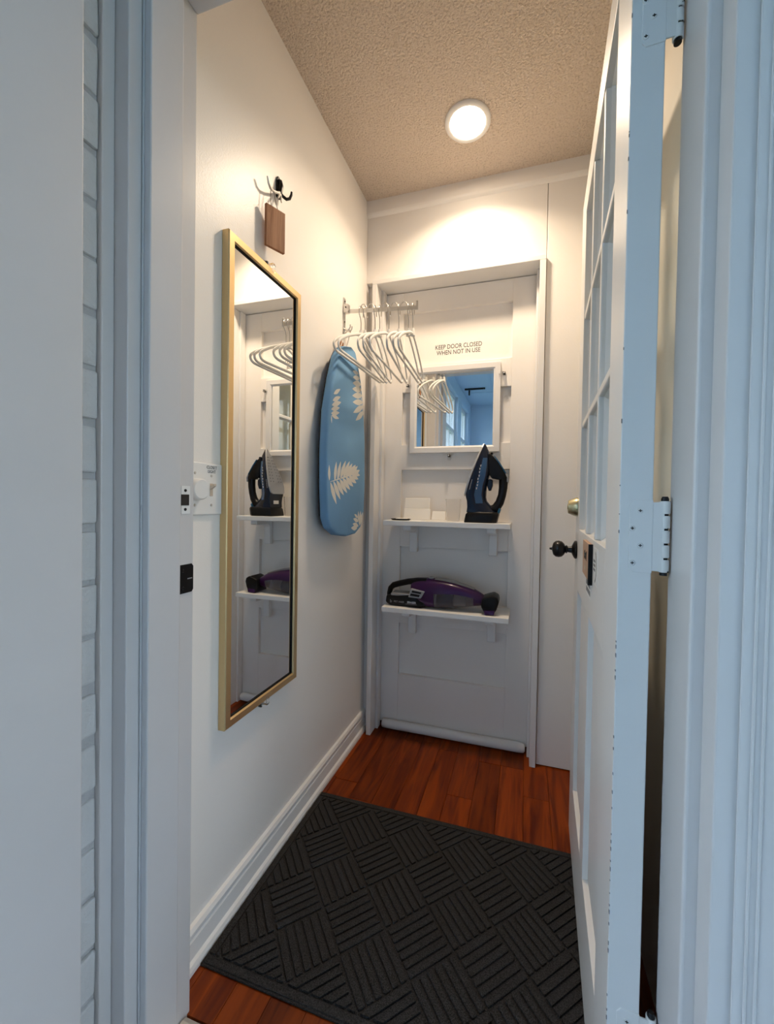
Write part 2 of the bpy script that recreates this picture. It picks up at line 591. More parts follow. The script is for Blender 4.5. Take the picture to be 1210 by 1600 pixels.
box('slot', GREYP, (0.0666, 0.0672, -1.0685, -1.057, 0.9135, 0.9155), s2)

t4 = frame('trim_4', (0.96, -1.12, 0))           # hinge side
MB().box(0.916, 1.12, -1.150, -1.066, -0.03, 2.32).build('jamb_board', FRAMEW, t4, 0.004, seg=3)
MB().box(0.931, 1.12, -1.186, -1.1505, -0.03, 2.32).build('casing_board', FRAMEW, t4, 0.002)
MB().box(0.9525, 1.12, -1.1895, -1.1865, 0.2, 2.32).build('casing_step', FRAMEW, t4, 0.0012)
for x in (0.9640, 0.9735):
    MB().tube([(x, -1.1900, -0.03), (x + 0.0004, -1.1900, 1.1), (x, -1.1900, 2.3)], 0.0016, 8).build('bead', FRAMEW, t4, smooth=True)
t5 = frame('trim_5', (0.5, -1.11, 2.1))          # head of the front door frame
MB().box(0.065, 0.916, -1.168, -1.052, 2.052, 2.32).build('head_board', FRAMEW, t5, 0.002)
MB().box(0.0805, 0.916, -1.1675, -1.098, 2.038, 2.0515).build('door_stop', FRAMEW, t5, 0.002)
struct(box('wall_front', WALL, (-0.12, RW + 0.1, -1.15, -1.065, 2.32, CEIL)))

# sill below the front door
t6 = frame('trim_6', (0.5, -1.12, 0))
MB().box(0.03, 1.0, -1.30, -1.064, -0.06, -0.004).build('sill_block', SILL, t6, 0.004)
MB().prism([(-1.105, -0.004), (-1.066, -0.004), (-1.066, 0.004), (-1.075, 0.009), (-1.096, 0.009), (-1.105, 0.003)], 'x', 0.069, 0.914).build('metal_strip', ALU, t6)

# painted brick return left of the frame: every brick a piece of the wall
wb = struct(box('wall_brick', MORTAR, (-0.15, 0.0215, -1.42, -1.217, -0.06, 2.42)))
z = -0.045
k = 0
while z < 2.35:
    h = 0.077 + random.uniform(-0.003, 0.002)
    b_ = MB()
    j = lambda s: random.uniform(-s, s)
    y0, y1 = -1.40, -1.2175
    b_.add([(-0.1, y0, z), (0.028 + j(.002), y0, z), (0.027 + j(.002), y1, z + j(.004)), (-0.1, y1, z),
            (-0.1, y0, z + h), (0.028 + j(.002), y0, z + h), (0.027 + j(.002), y1, z + h + j(.004)), (-0.1, y1, z + h)],
           [(0, 3, 2, 1), (4, 5, 6, 7), (0, 1, 5, 4), (1, 2, 6, 5), (2, 3, 7, 6), (3, 0, 4, 7)])
    b_.build('brick', BRICKW, wb, 0.004, seg=2)
    z += 0.0895

# smooth white board standing in front of the brick, left edge of the view
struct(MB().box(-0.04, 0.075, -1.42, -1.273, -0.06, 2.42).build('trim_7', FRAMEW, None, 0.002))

# ------------------------------------------------------------------ porch behind the camera
PY1 = -3.05
PC = 2.26
struct(box('floor_porch', DECK, (-0.3, 3.0, PY1 - 0.1, -1.30, -0.12, -0.06)))
struct(box('ceiling_porch', PORCHW, (-0.3, 3.0, PY1 - 0.1, -1.20, PC, PC + 0.1)))
pc = bpy.data.objects['ceiling_porch']
box('joint_strip', PORCHW, (0.36, 0.375, PY1, -1.45, PC - 0.006, PC), pc, 0.002)
box('joint_strip', PORCHW, (-0.1, 2.9, -2.48, -2.465, PC - 0.006, PC), pc, 0.002)
struct(box('wall_porch_right', PORCHR, (2.0, 2.1, PY1, -1.25, -0.1, 0.3)))
wr = bpy.data.objects['wall_porch_right']
box('lintel', PORCHR, (2.0, 2.1, PY1, -1.25, 2.13, PC), wr)
box('post', PORCHR, (2.0, 2.1, -1.40, -1.25, 0.3, 2.13), wr)
box('post', PORCHR, (2.0, 2.1, PY1, -2.45, 0.3, 2.13), wr)
struct(box('wall_house', PORCHR, (1.12, 2.1, -1.25, -1.1, -0.1, 2.42)))
# low walls and posts round the porch windows
struct(box('wall_porch_left', PORCHW, (-0.05, 0.055, PY1, -1.42, -0.1, 0.25)))
wl = bpy.data.objects['wall_porch_left']
box('post', PORCHW, (-0.05, 0.055, -2.32, -2.12, 0.25, 2.13), wl, 0.002)
box('post', PORCHW, (-0.05, 0.055, -3.05, -2.84, 0.25, 2.13), wl, 0.002)
box('lintel', PORCHW, (-0.05, 0.055, -3.05, -1.42, 2.13, PC), wl, 0.002)
struct(box('wall_porch_end', PORCHW, (-0.05, 2.1, PY1 - 0.1, PY1, -0.1, PC)))


def porch_window(n, y0, y1):
    wn = frame('window_%d' % n, (0, (y0 + y1) / 2, 0.25))
    m = MB()
    for a, b2, c, d in ((y0, y0 + 0.035, 0.25, 2.13), (y1 - 0.035, y1, 0.25, 2.13),
                        (y0 + 0.035, y1 - 0.035, 0.25, 0.30), (y0 + 0.035, y1 - 0.035, 2.09, 2.13),
                        (y0 + 0.035, y1 - 0.035, 1.765, 1.80)):
        m.box(-0.03, 0.02, a, b2, c, d)
    m.build('window_frame', PORCHT, wn)
    ww = (y1 - y0 - 0.07) / 3
    for i in (1, 2):
        for za, zb in ((0.30, 1.765), (1.80, 2.09)):
            box('muntin', PORCHT, (-0.025, 0.015, y0 + 0.035 + i * ww - 0.011, y0 + 0.035 + i * ww + 0.011, za, zb), wn)
    for i in range(3):
        for za, zb in ((0.30, 1.765), (1.80, 2.09)):
            box('pane', GLASS, (-0.006, -0.002, y0 + 0.036 + i * ww, y0 + 0.034 + (i + 1) * ww, za, zb), wn)


porch_window(1, -2.12, -1.42)
porch_window(2, -2.84, -2.32)
wn = frame('window_3', (2.05, -1.75, 0.3))  # unseen side window, added to light the door frame from the right
m = MB()
for a, b2, c, d in ((-2.45, -2.41, 0.3, 2.13), (-1.44, -1.40, 0.3, 2.13), (-2.41, -1.44, 0.3, 0.35), (-2.41, -1.44, 2.09, 2.13), (-1.945, -1.905, 0.35, 2.09)):
    m.box(2.02, 2.08, a, b2, c, d)
m.build('window_frame', PORCHT, wn)
box('pane', GLASS, (2.048, 2.052, -2.409, -1.946, 0.351, 2.089), wn)
box('pane', GLASS, (2.048, 2.052, -1.904, -1.441, 0.351, 2.089), wn)
br = thing('ceiling_bracket', 'small black bracket under the porch ceiling, seen in the door mirror', 'bracket', (0.18, -2.30, PC))
MB().box(0.09, 0.30, -2.31, -2.29, PC - 0.016, PC).build('bar', BLACKM, br, 0.002)
MB().box(0.13, 0.145, -2.31, -2.295, PC - 0.07, PC - 0.016).build('arm', BLACKM, br, 0.002)
struct(box('ground_outside', GRASS, (-30, 30, -30, 30, -0.75, -0.6)))

# ================================================================== OPEN HALF-LITE DOOR (local: u along width, +y = visible face)
HX, HY = 0.8494, -1.0804
d2 = frame('door_2', (HX, HY, 0.0), math.atan2(0.7724, 0.0304), 'white half glazed door swung open into the closet', 'door')
T = 0.042
DW, DB, DT = 0.773, 0.014, 2.030
U0, U1 = 0.122, 0.652
LZ0, LZ1 = 1.003, 1.943
SZ0, SZ1 = 0.215, 0.822


def lb(name, m_, b, bev=0.0, parent=None, **k):
    o = MB().box(*b).build(name, m_, parent or d2, bev, local=True, **k)
    return o


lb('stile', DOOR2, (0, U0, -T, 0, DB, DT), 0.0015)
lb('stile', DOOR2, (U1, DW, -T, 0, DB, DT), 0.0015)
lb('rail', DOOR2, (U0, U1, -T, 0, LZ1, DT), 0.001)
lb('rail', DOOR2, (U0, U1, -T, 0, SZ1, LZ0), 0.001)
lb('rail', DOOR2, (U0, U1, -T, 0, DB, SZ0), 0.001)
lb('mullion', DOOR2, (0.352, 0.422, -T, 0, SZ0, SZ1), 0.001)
for a, b2 in ((U0, 0.352), (0.422, U1)):
    m = MB()
    m.add([(a - .01, -.016, SZ0 - .01), (b2 + .01, -.016, SZ0 - .01), (b2 + .01, -.016, SZ1 + .01), (a - .01, -.016, SZ1 + .01),
           (a + .035, -.008, SZ0 + .035), (b2 - .035, -.008, SZ0 + .035), (b2 - .035, -.008, SZ1 - .035), (a + .035, -.008, SZ1 - .035),
           (a - .01, -.028, SZ0 - .01), (b2 + .01, -.028, SZ0 - .01), (b2 + .01, -.028, SZ1 + .01), (a - .01, -.028, SZ1 + .01)],
          [(0, 1, 5, 4), (1, 2, 6, 5), (2, 3, 7, 6), (3, 0, 4, 7), (4, 5, 6, 7), (8, 9, 10, 11),
           (0, 8, 9, 1), (1, 9, 10, 2), (2, 10, 11, 3), (3, 11, 8, 0)])
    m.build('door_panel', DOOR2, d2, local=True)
# glazing bars and nine panes
MW = 0.018
cw = (U1 - U0 - 2 * MW) / 3
ch = (LZ1 - LZ0 - 2 * MW) / 3
for i in (1, 2):
    u = U0 + i * cw + (i - 1) * MW
    lb('glazing_bar', DOOR2, (u, u + MW, -T + 0.004, -0.002, LZ0, LZ1), 0.003)
for i in (1, 2):
    z = LZ0 + i * ch + (i - 1) * MW
    lb('glazing_bar', DOOR2, (U0, U1, -T + 0.004, -0.0025, z, z + MW), 0.003)
for i in range(3):
    for k in range(3):
        u = U0 + i * (cw + MW)
        z = LZ0 + k * (ch + MW)
        lb('pane', GLASS, (u, u + cw, -0.0265, -0.0235, z, z + ch))
        MB().add([(u, -.023, z), (u + cw, -.023, z), (u + cw, -.023, z + ch), (u, -.023, z + ch),
                  (u, -.013, z), (u + cw, -.013, z), (u + cw, -.013, z + ch), (u, -.013, z + ch),
                  (u + .009, -.023, z + .009), (u + cw - .009, -.023, z + .009), (u + cw - .009, -.023, z + ch - .009), (u + .009, -.023, z + ch - .009)],
                 [(4, 5, 9, 8), (5, 6, 10, 9), (6, 7, 11, 10), (7, 4, 8, 11), (0, 1, 5, 4), (1, 2, 6, 5), (2, 3, 7, 6), (3, 0, 4, 7)]
                 ).build('glazing_bead', DOOR2, d2, local=True)
# knob and deadbolt
kn = MB()
KU, KZ = 0.712, 0.936
kn.lathe([(0, 0), (0.027, 0), (0.029, 0.003), (0.027, 0.007), (0.020, 0.011), (0.011, 0.015), (0.009, 0.026), (0.013, 0.029),
          (0.013, 0.031), (0.010, 0.033), (0.018, 0.037), (0.0245, 0.044), (0.0265, 0.053), (0.025, 0.062), (0.019, 0.069),
          (0.008, 0.072), (0.0045, 0.073), (0.003, 0.080), (0, 0.081)], (KU, 0, KZ), 'y', 24)
o = kn.build('door_knob', BLACKM, d2, smooth=True, local=True)
o['label'] = 'black round door knob'
DZ_ = 1.070
o = MB().lathe([(0, 0), (0.030, 0), (0.030, 0.004), (0.0285, 0.008), (0.0215, 0.026), (0.020, 0.028), (0, 0.028)], (KU, 0, DZ_), 'y', 24
               ).build('deadbolt', BRASS, d2, smooth=True, local=True)
o['label'] = 'brass deadbolt cylinder'
MB().lathe([(0, 0.028), (0.008, 0.028), (0.008, 0.030), (0, 0.030)], (KU, 0, DZ_), 'y', 14).build('keyhole_face', BRASS, o, local=True)
# tan plaque, scuffed sticker and small label on the lock rail
pl = lb('plaque', TAN, (0.300, 0.432, 0.0, 0.0075, 0.912, 0.992), 0.0008)
lb('plaque_edge', BLACK, (0.2935, 0.2995, 0.0, 0.009, 0.905, 0.993), 0.0005, pl)
mt = lambda u, y, z: Matrix.Translation((u, y, z)) @ Matrix.Rotation(PI, 4, 'Z') @ Matrix.Rotation(PI / 2, 4, 'X')
lb('plaque_mark', INK, (0.345, 0.395, 0.0074, 0.0080, 0.957, 0.963), 0, pl)
for k in range(5):
    lb('plaque_mark', INK, (0.345 + k * 0.011, 0.351 + k * 0.011, 0.0074, 0.0080, 0.950 + (k % 2) * 0.004, 0.972 - (k % 3) * 0.003), 0, pl)
lb('plaque_mark', BRASS, (0.362, 0.376, 0.0074, 0.0080, 0.928, 0.936), 0, pl)
st = lb('sticker', PLATEW, (0.215, 0.286, 0.0, 0.0006, 0.915, 0.990))
for k in range(3):
    lb('sticker_mark', GREYINK, (0.246, 0.276, 0.0006, 0.0009, 0.942 + k * 0.009, 0.947 + k * 0.009), 0, st)
m = MB()
for k in range(9):
    a0, a1 = -1.2 + k * 0.26, -1.2 + (k + 1) * 0.26
    for q in (0,):
        c_, r_ = (0.262, 0.952), 0.036
        m.add([(c_[0] - r_ * math.cos(a0), 0.0008, c_[1] + r_ * math.sin(a0)), (c_[0] - r_ * math.cos(a1), 0.0008, c_[1] + r_ * math.sin(a1)),
               (c_[0] - (r_ - .006) * math.cos(a1), 0.0008, c_[1] + (r_ - .006) * math.sin(a1)), (c_[0] - (r_ - .006) * math.cos(a0), 0.0008, c_[1] + (r_ - .006) * math.sin(a0))],
              [(0, 1, 2, 3)])
m.build('sticker_scuff', GREYINK, st, local=True)
lab = lb('paper_label', PLATEW, (0.318, 0.412, 0.0, 0.0006, 0.868, 0.906))
for k in range(2):
    for q in range(6):
        lb('label_mark', GREYINK, (0.324 + q * 0.014, 0.335 + q * 0.014, 0.0006, 0.0009, 0.874 + k * 0.016, 0.885 + k * 0.016), 0, lab)


def hinge(z0, name='hinge'):
    hz = 0.102
    leaf = MB().prism([(-0.0420, z0), (-0.0420, z0 + hz), (-0.018, z0 + hz), (-0.0130, z0 + hz - 0.006), (-0.0130, z0 + 0.006), (-0.018, z0)],
                      'x', -0.0016, 0.0008).build(name, DOOR2, d2, 0.0005, local=True)
    for (yy, zz) in ((-0.026, .087), (-0.0165, .062), (-0.027, .038), (-0.0175, .013)):
        MB().lathe([(0, 0), (0.0042, 0.0), (0.0036, -0.0009), (0, -0.0009)], (-0.0016, yy, z0 + zz), 'x', 12).build('screw', DOOR2, leaf, local=True)
        MB().box(-0.0029, -0.0024, yy - 0.0022, yy + 0.0022, z0 + zz - 0.0006, z0 + zz + 0.0006).box(
            -0.0029, -0.0024, yy - 0.0006, yy + 0.0006, z0 + zz - 0.0020, z0 + zz + 0.0020).build('screw_slot', INK, leaf, local=True)
    MB().box(-0.0012, 0.0008, -0.0560, -0.0420, z0 + 0.003, z0 + hz - 0.003).build('hinge_leaf', DOOR2, leaf, 0.0003, local=True)
    kz = hz / 5
    for q in range(5):
        MB().lathe([(0.0, 0.0014), (0.0060, 0.0014), (0.0068, 0.0026), (0.0068, kz - 0.0026), (0.0060, kz - 0.0014), (0, kz - 0.0014)],
                   (0.0045, -0.0575, z0 + q * kz), 'z', 14).build('knuckle', DOOR2, leaf, smooth=True, local=True)
    MB().lathe([(0, -0.003), (0.0050, -0.003), (0.0050, hz + 0.002), (0.0035, hz + 0.005), (0, hz + 0.005)], (0.0045, -0.0575, z0), 'z', 12
               ).build('hinge_pin', BLACKM, leaf, smooth=True, local=True)
    ck = MB()
    rr_ = random.Random(int(z0 * 1000))
    for q in range(26):
        a_ = rr_.uniform(-2.9, 0.2)
        zz = z0 + rr_.uniform(0.0, hz)
        if q < 14:
            zz = z0 + kz * rr_.randint(1, 4) + rr_.uniform(-0.003, 0.003)
        da, dz_ = rr_.uniform(0.12, 0.5), rr_.uniform(0.0008, 0.004)
        pts_ = [(0.0045 + 0.00705 * math.cos(t_), -0.0575 + 0.00705 * math.sin(t_), zt_) for t_, zt_ in ((a_, zz), (a_ + da, zz + dz_ * .2), (a_ + da * .9, zz + dz_), (a_ + da * .1, zz + dz_ * .8))]
        ck.add(pts_, [(0, 1, 2, 3)])
    ck.build('paint_chips', INK, leaf, local=True)
    return leaf


hinge(0.984)
hinge(1.714)
hinge(0.250)
# small flakes knocked off the paint along the hinge edge
m = MB()
for k in range(46):
    z = random.choice([random.uniform(0.2, 1.95), random.uniform(0.2, 0.9)])
    h, w2 = random.uniform(0.001, 0.006), random.uniform(0.0006, 0.0028)
    m.add([(-0.0004, 0.0003, z), (w2, 0.0003, z + h * .3), (w2 * .8, 0.0003, z + h), (-0.0004, 0.0003, z + h * 1.2),
           (-0.0004, -0.0008, z), (-0.0004, -0.0008, z + h)], [(0, 1, 2, 3), (0, 3, 5, 4)])
m.build('paint_chips', GREYINK, d2, local=True)

# ================================================================== CEILING LAMP
lx, ly = 0.494, -0.272
lamp = thing('ceiling_lamp', 'round flush recessed ceiling light, lit', 'ceiling light', (lx, ly, CEIL))
MB().lathe([(0.064, 0.0), (0.0815, 0.0), (0.0815, -0.003), (0.078, -0.0075), (0.068, -0.009), (0.0635, -0.007), (0.0635, -0.002)],
           (lx, ly, CEIL), 'z', 48).build('trim_ring', TRIMW, lamp, smooth=True)
MB().lathe([(0, -0.001), (0.0645, -0.001), (0.0645, -0.0045), (0.05, -0.0062), (0, -0.007)], (lx, ly, CEIL), 'z', 48).build('lens', LENS, lamp, smooth=True)
ld = bpy.data.lights.new('lamp_light', 'AREA')
ld.shape = 'DISK'
ld.size = 0.125
ld.spread = math.radians(LAMP_SPREAD)
ld.energy = LAMP_W
ld.color = LAMP_COL
lo = bpy.data.objects.new('lamp_light', ld)
COL.objects.link(lo)
lo.parent = lamp
lo.location = (0, 0, -0.012)

# ================================================================== GOLD MIRROR ON THE LEFT WALL
MY0, MY1, MZ0, MZ1 = -0.907, -0.5855, 0.503, 1.731
gm = thing('wall_mirror', 'tall narrow mirror in a brushed gold frame on the left wall', 'mirror', (0.01, (MY0 + MY1) / 2, MZ0))
FWD = 0.022


def mitre_frame(name, m_, parent, y0, y1, z0, z1, wd, x0, x1, lip):
    """four mitred bars on a plane of constant x, front at x1 with a sloped inner lip."""
    cor = [(y0, z0), (y1, z0), (y1, z1), (y0, z1)]
    ins = lambda d: [(y0 + d, z0 + d), (y1 - d, z0 + d), (y1 - d, z1 - d), (y0 + d, z1 - d)]
    for i in range(4):
        j_ = (i + 1) % 4
        mb = MB()
        prof = [(0, x0), (0, x1 - 0.002), (0.002, x1), (wd - 0.003, x1), (wd, x1 - lip), (wd, x0)]
        ra = [(xx, *ins(d)[i]) for d, xx in prof]
        rb = [(xx, *ins(d)[j_]) for d, xx in prof]
        mb.loft([ra, rb])
        mb.build(name, m_, parent)


mitre_frame('frame_bar', GOLD, gm, MY0, MY1, MZ0, MZ1, FWD, 0.001, 0.0215, 0.004)
mitre_frame('inner_edge', BLACK, gm, MY0 + FWD, MY1 - FWD, MZ0 + FWD, MZ1 - FWD, 0.0028, 0.002, 0.0168, 0.003)
box('mirror_glass', MIRROR, (0.002, 0.0125, MY0 + FWD + 0.001, MY1 - FWD - 0.001, MZ0 + FWD + 0.001, MZ1 - FWD - 0.001), gm)


def wall_clip(name, label, pts, y, z, parent_axis, sgn, group):
    c = thing(name, label, 'clip', (0.0, y, z), group=group)
    MB().lathe([(0, 0), (0.0095, 0), (0.0095, 0.004), (0.007, 0.0065), (0, 0.0065)], (0.0, y, z + sgn * 0.013), 'x', 16).build('clip_base', CLEAR, c, smooth=True)
    MB().box(0.0, 0.027, y - 0.006, y + 0.006, z + sgn * 0.008 - 0.003, z + sgn * 0.008 + 0.003).build('clip_arm', CLEAR, c, 0.001)
    MB().box(0.0235, 0.027, y - 0.006, y + 0.006, min(z - sgn * 0.012, z + sgn * 0.008), max(z - sgn * 0.012, z + sgn * 0.008)).build('clip_tip', CLEAR, c, 0.001)
    MB().lathe([(0, 0.0065), (0.003, 0.0065), (0.0025, 0.008), (0, 0.008)], (0.0, y, z + sgn * 0.016), 'x', 10).build('screw', PLATEW, c)


wall_clip('mirror_clip', 'clear plastic clip on top of the gold mirror frame', None, -0.735, MZ1 + 0.001, 'x', 1, 'clear mirror clips')
wall_clip('mirror_clip', 'clear plastic clip under the gold mirror frame', None, -0.742, MZ0 - 0.001, 'x', -1, 'clear mirror clips')

# ================================================================== COAT HOOK AND HANGING PLAQUE
hk = thing('coat_hook', 'black and silver three prong coat hook high on the left wall', 'hook', (0.0, -0.688, 1.965))
hy = -0.688
MB().prism([(hy - 0.008, 1.965), (hy + 0.008, 1.965), (hy + 0.009, 2.012), (hy + 0.004, 2.026), (hy - 0.004, 2.026), (hy - 0.009, 2.012)], 'x', 0.0005, 0.006
           ).build('back_plate', BLACKM, hk, 0.0012)
MB().tube([(0.005, hy, 2.018), (0.011, hy, 2.012), (0.014, hy, 1.998), (0.013, hy - 0.002, 1.984), (0.014, hy - 0.004, 1.974)], [0.003, 0.005, 0.006, 0.006, 0.005], 10).build('stem', BLACKM, hk, smooth=True)
o = MB().tube([(0.012, hy - 0.004, 1.976), (0.014, -0.710, 1.963), (0.017, -0.730, 1.952), (0.020, -0.747, 1.946), (0.022, -0.759, 1.951), (0.023, -0.765, 1.965)], [0.0042, 0.0040, 0.0038, 0.0036, 0.0032, 0.0026], 10).build('prong', SATIN, hk, smooth=True)
o['label'] = 'silver prong'
MB().tube([(0.012, hy - 0.004, 1.976), (0.017, hy + 0.004, 1.970), (0.022, hy + 0.014, 1.968), (0.027, hy + 0.023, 1.975), (0.030, hy + 0.027, 1.988), (0.031, hy + 0.027, 1.997)], [0.0042, 0.0042, 0.0044, 0.0042, 0.0038, 0.003], 10).build('prong', BLACKM, hk, smooth=True)
for d in (-0.024, -0.008):
    MB().tube([(0.013, hy - 0.004, 1.974), (0.017, hy + d * 0.6, 1.958), (0.020, hy + d, 1.944)], [0.0032, 0.0028, 0.0022], 8).build('prong', SATIN, hk, smooth=True)

pq = thing('wood_plaque', 'small blank brown wooden plaque hanging from the coat hook', 'plaque', (0.03, -0.738, 1.84))
A, B2 = Vector((0.021, -0.766, 0)), Vector((0.042, -0.708, 0))
dirv = (B2 - A).normalized()
nrm = Vector((dirv.y, -dirv.x, 0))
mb = MB()
q = []
for zz in (1.780, 1.894):
    for P_, off in ((A, 0), (B2, 0), (B2, -0.009), (A, -0.009)):
        pt = P_ + nrm * off
        q.append((pt.x, pt.y, zz + (0.004 if P_ is B2 else 0)))
mb.add(q, [(0, 3, 2, 1), (4, 5, 6, 7), (0, 1, 5, 4), (1, 2, 6, 5), (2, 3, 7, 6), (3, 0, 4, 7)])
mb.build('board', PLAQUEW, pq, 0.0012)
top = (A + B2) / 2
s_a = A + dirv * 0.018 - nrm * 0.004
s_b = A + dirv * 0.040 - nrm * 0.004
hkp = (0.0185, -0.738, 1.9535)
MB().tube([(s_a.x, s_a.y, 1.892), (0.0205, -0.7485, 1.925), (0.0195, -0.7445, 1.950), hkp, (0.0195, -0.7315, 1.949),
           (0.024, -0.7315, 1.925), (s_b.x, s_b.y, 1.894)], 0.0010, 6).build('string', STRING, pq, smooth=True)

# ================================================================== SWITCH PLATE
sp = thing('light_switch', 'white double switch plate with round dimmer and beige toggle, marked closet light', 'light switch', (0.0, -0.965, 1.10))
MB().box(0.0005, 0.006, -1.022, -0.9065, 1.039, 1.160).build('plate', PLATEW, sp, 0.003, seg=3)
MB().lathe([(0, 0.006), (0.0235, 0.006), (0.0245, 0.010), (0.0235, 0.024), (0.021, 0.027), (0, 0.027)], (0.0, -0.990, 1.098), 'x', 32).build('dimmer_knob', PLATEW, sp, smooth=True)
for zz in (1.135, 1.062):
    for yy in (-0.990, -0.941):
        MB().lathe([(0, 0.006), (0.0032, 0.006), (0.0028, 0.0073), (0, 0.0075)], (0.0, yy, zz if yy < -0.95 else zz - 0.004 + (0.004 if zz < 1.1 else 0)), 'x', 10).build('screw', SATIN, sp)
MB().box(0.0058, 0.0066, -0.9455, -0.9365, 1.083, 1.113).build('toggle_slot', IVORY, sp)
MB().prism([(0.0062, 1.099), (0.0062, 1.108), (0.0175, 1.1125), (0.0175, 1.107)], 'y', -0.9445, -0.9375).build('toggle', IVORY, sp, 0.0008)
text('lettering', 'CLOSET\nLIGHT', 0.0105, face_left_wall(0.0062, -0.940, 1.1455), INK, sp, sx=0.85)

# ================================================================== HANGER BRACKET
by = -0.235
rk = thing('hanger_rack', 'silver fold-out hanger bracket with rings on the left wall', 'clothes rack', (0.0, by, 1.76))
box('wall_plate', SATIN, (0.0005, 0.004, by - 0.009, by + 0.009, 1.755, 1.895), rk, 0.001)
for zz in (1.775, 1.80, 1.882):
    MB().lathe([(0, 0.004), (0.0035, 0.004), (0.003, 0.0056), (0, 0.006)], (0.0, by, zz), 'x', 10).build('screw', BLACKM, rk)
o = MB().box(0.004, 0.024, by - 0.012, by + 0.008, 1.832, 1.866).build('pivot_block', SATIN, rk, 0.002)
MB().lathe([(0, 0), (0.003, 0), (0.003, -0.002), (0, -0.002)], (0.014, by - 0.012, 1.852), 'y', 10).build('screw', BLACKM, o)
ARM_X1 = 0.312
azs = lambda x: 1.842 - 0.02 * (x - 0.02) / 0.29       # arm droops slightly
m = MB()
rg = []
for x in (0.020, ARM_X1):
    zc = azs(x)
    rg.append([(x, by - 0.0015, zc - 0.010), (x, by + 0.0015, zc - 0.010), (x, by + 0.0015, zc + 0.006), (x, by - 0.0015, zc + 0.006)])
m.loft(rg)
m.build('arm', SATIN, rk, 0.0005)
m = MB().add([], [])
zc = azs(ARM_X1)
MB().box(ARM_X1 - 0.010, ARM_X1 + 0.001, by - 0.0015, by + 0.0015, zc + 0.005, zc + 0.026).build('arm_tip', SATIN, rk, 0.0012)
HX_ = [0.085, 0.1165, 0.175, 0.215, 0.2545]
for x in HX_:
    pts = []
    for k in range(11):
        a = PI * k / 10
        pts.append((x + 0.0135 * math.cos(a), by, azs(x) + 0.003 + 0.0205 * math.sin(a)))
    MB().tube(pts, 0.0022, 6).build('ring', SATIN, rk, smooth=True)
for d in (-0.008, 0.008):
    MB().tube([(0.004, by + d * 0.4, 1.772), (0.016, by + d, 1.765), (0.026, by + d, 1.764), (0.032, by + d, 1.772), (0.033, by + d, 1.782)], 0.0032, 8).build('prong', CHROME, rk, smooth=True)


# ------------------------------------------------------------------ hangers
def round_path(pts, rad, n=5):
    out = []
    N = len(pts)
    for i in range(N):
        p0, p1, p2 = Vector(pts[i - 1]), Vector(pts[i]), Vector(pts[(i + 1) % N])
        a = p1 + (p0 - p1).normalized() * min(rad[i], (p0 - p1).length * 0.45)
        b_ = p1 + (p2 - p1).normalized() * min(rad[i], (p2 - p1).length * 0.45)
        for k in range(n + 1):
            t = k / n
            out.append((1 - t) ** 2 * a + 2 * t * (1 - t) * p1 + t * t * b_)
    return out


def make_hanger():
    h = thing('clothes_hanger', 'x', 'hanger', (0, 0, 0))
    nz = -0.114            # neck below the hook seat
    pts = [(0, 0, nz + 0.006), (0, 0.045, nz - 0.005), (0, 0.155, nz - 0.056), (0, 0.216, nz - 0.098), (0, 0.206, nz - 0.124),
           (0, 0.0, nz - 0.122), (0, -0.206, nz - 0.124), (0, -0.216, nz - 0.098), (0, -0.155, nz - 0.056), (0, -0.045, nz - 0.005)]
    rad = [0.03, 0.05, 0.08, 0.03, 0.03, 0.02, 0.03, 0.03, 0.08, 0.05]
    ring = round_path(pts, rad)
    ring.append(ring[0])
    m = MB()
    m.tube(ring, 0.0055, 10, ry=0.0036, ref=(1, 0, 0))
    m.build('body', HANGER, h, smooth=True, local=True)
    MB().lathe([(0, nz - 0.004), (0.009, nz - 0.002), (0.0085, nz + 0.010), (0.0055, nz + 0.026), (0, nz + 0.027)], (0, 0, 0), 'z', 12).build('collar', HANGER, h, smooth=True, local=True)
    hp = [(0, 0, nz + 0.02), (0, 0, nz + 0.055), (0, -0.004, nz + 0.070), (0, -0.017, nz + 0.085), (0, -0.0195, nz + 0.100), (0, -0.013, nz + 0.116),
          (0, 0.0, nz + 0.1215), (0, 0.013, nz + 0.116), (0, 0.019, nz + 0.102), (0, 0.019, nz + 0.088)]
    MB().tube(hp, 0.0018, 8).build('hook', WIRE, h, smooth=True, local=True)
    MB().lathe([(0, -0.003), (0.0026, -0.002), (0.0026, 0.002), (0, 0.003)], (0, 0.019, nz + 0.088), 'z', 8).build('hook_tip', CHROME, h, smooth=True, local=True)
    return h


def copy_thing(root):
    r = root.copy()
    COL.objects.link(r)
    for ch_ in list(root.children):
        c = ch_.copy()
        COL.objects.link(c)
        c.parent = r
    return r


hp0 = make_hanger()
spots = [(0.076, -0.045, 'white hanger nearest the left wall, passing in front of the ironing board nose'),
         (0.094, -0.045, 'white hanger second from the left wall on the silver bracket'),
         (0.136, 0.10, 'white hanger third from the left wall, back of the middle bunch'),
         (0.156, 0.10, 'white hanger fourth from the left wall, in the middle bunch'),
         (0.194, 0.04, 'white hanger fifth from the left wall, front of the middle bunch'),
         (0.235, 0.13, 'white hanger third from the outer tip of the silver bracket'),
         (0.274, 0.055, 'white hanger second from the outer tip of the silver bracket'),
         (0.292, 0.055, 'white hanger at the outer tip of the silver bracket')]
for i, (x, rz, lab_) in enumerate(spots):
    o = hp0 if i == 0 else copy_thing(hp0)
    o.location = (x, by, azs(x) + 0.0075)
    o.rotation_euler = (0, 0, rz)
    o['label'] = lab_
    o['category'] = 'hanger'
    o['group'] = 'white hangers on the silver bracket'

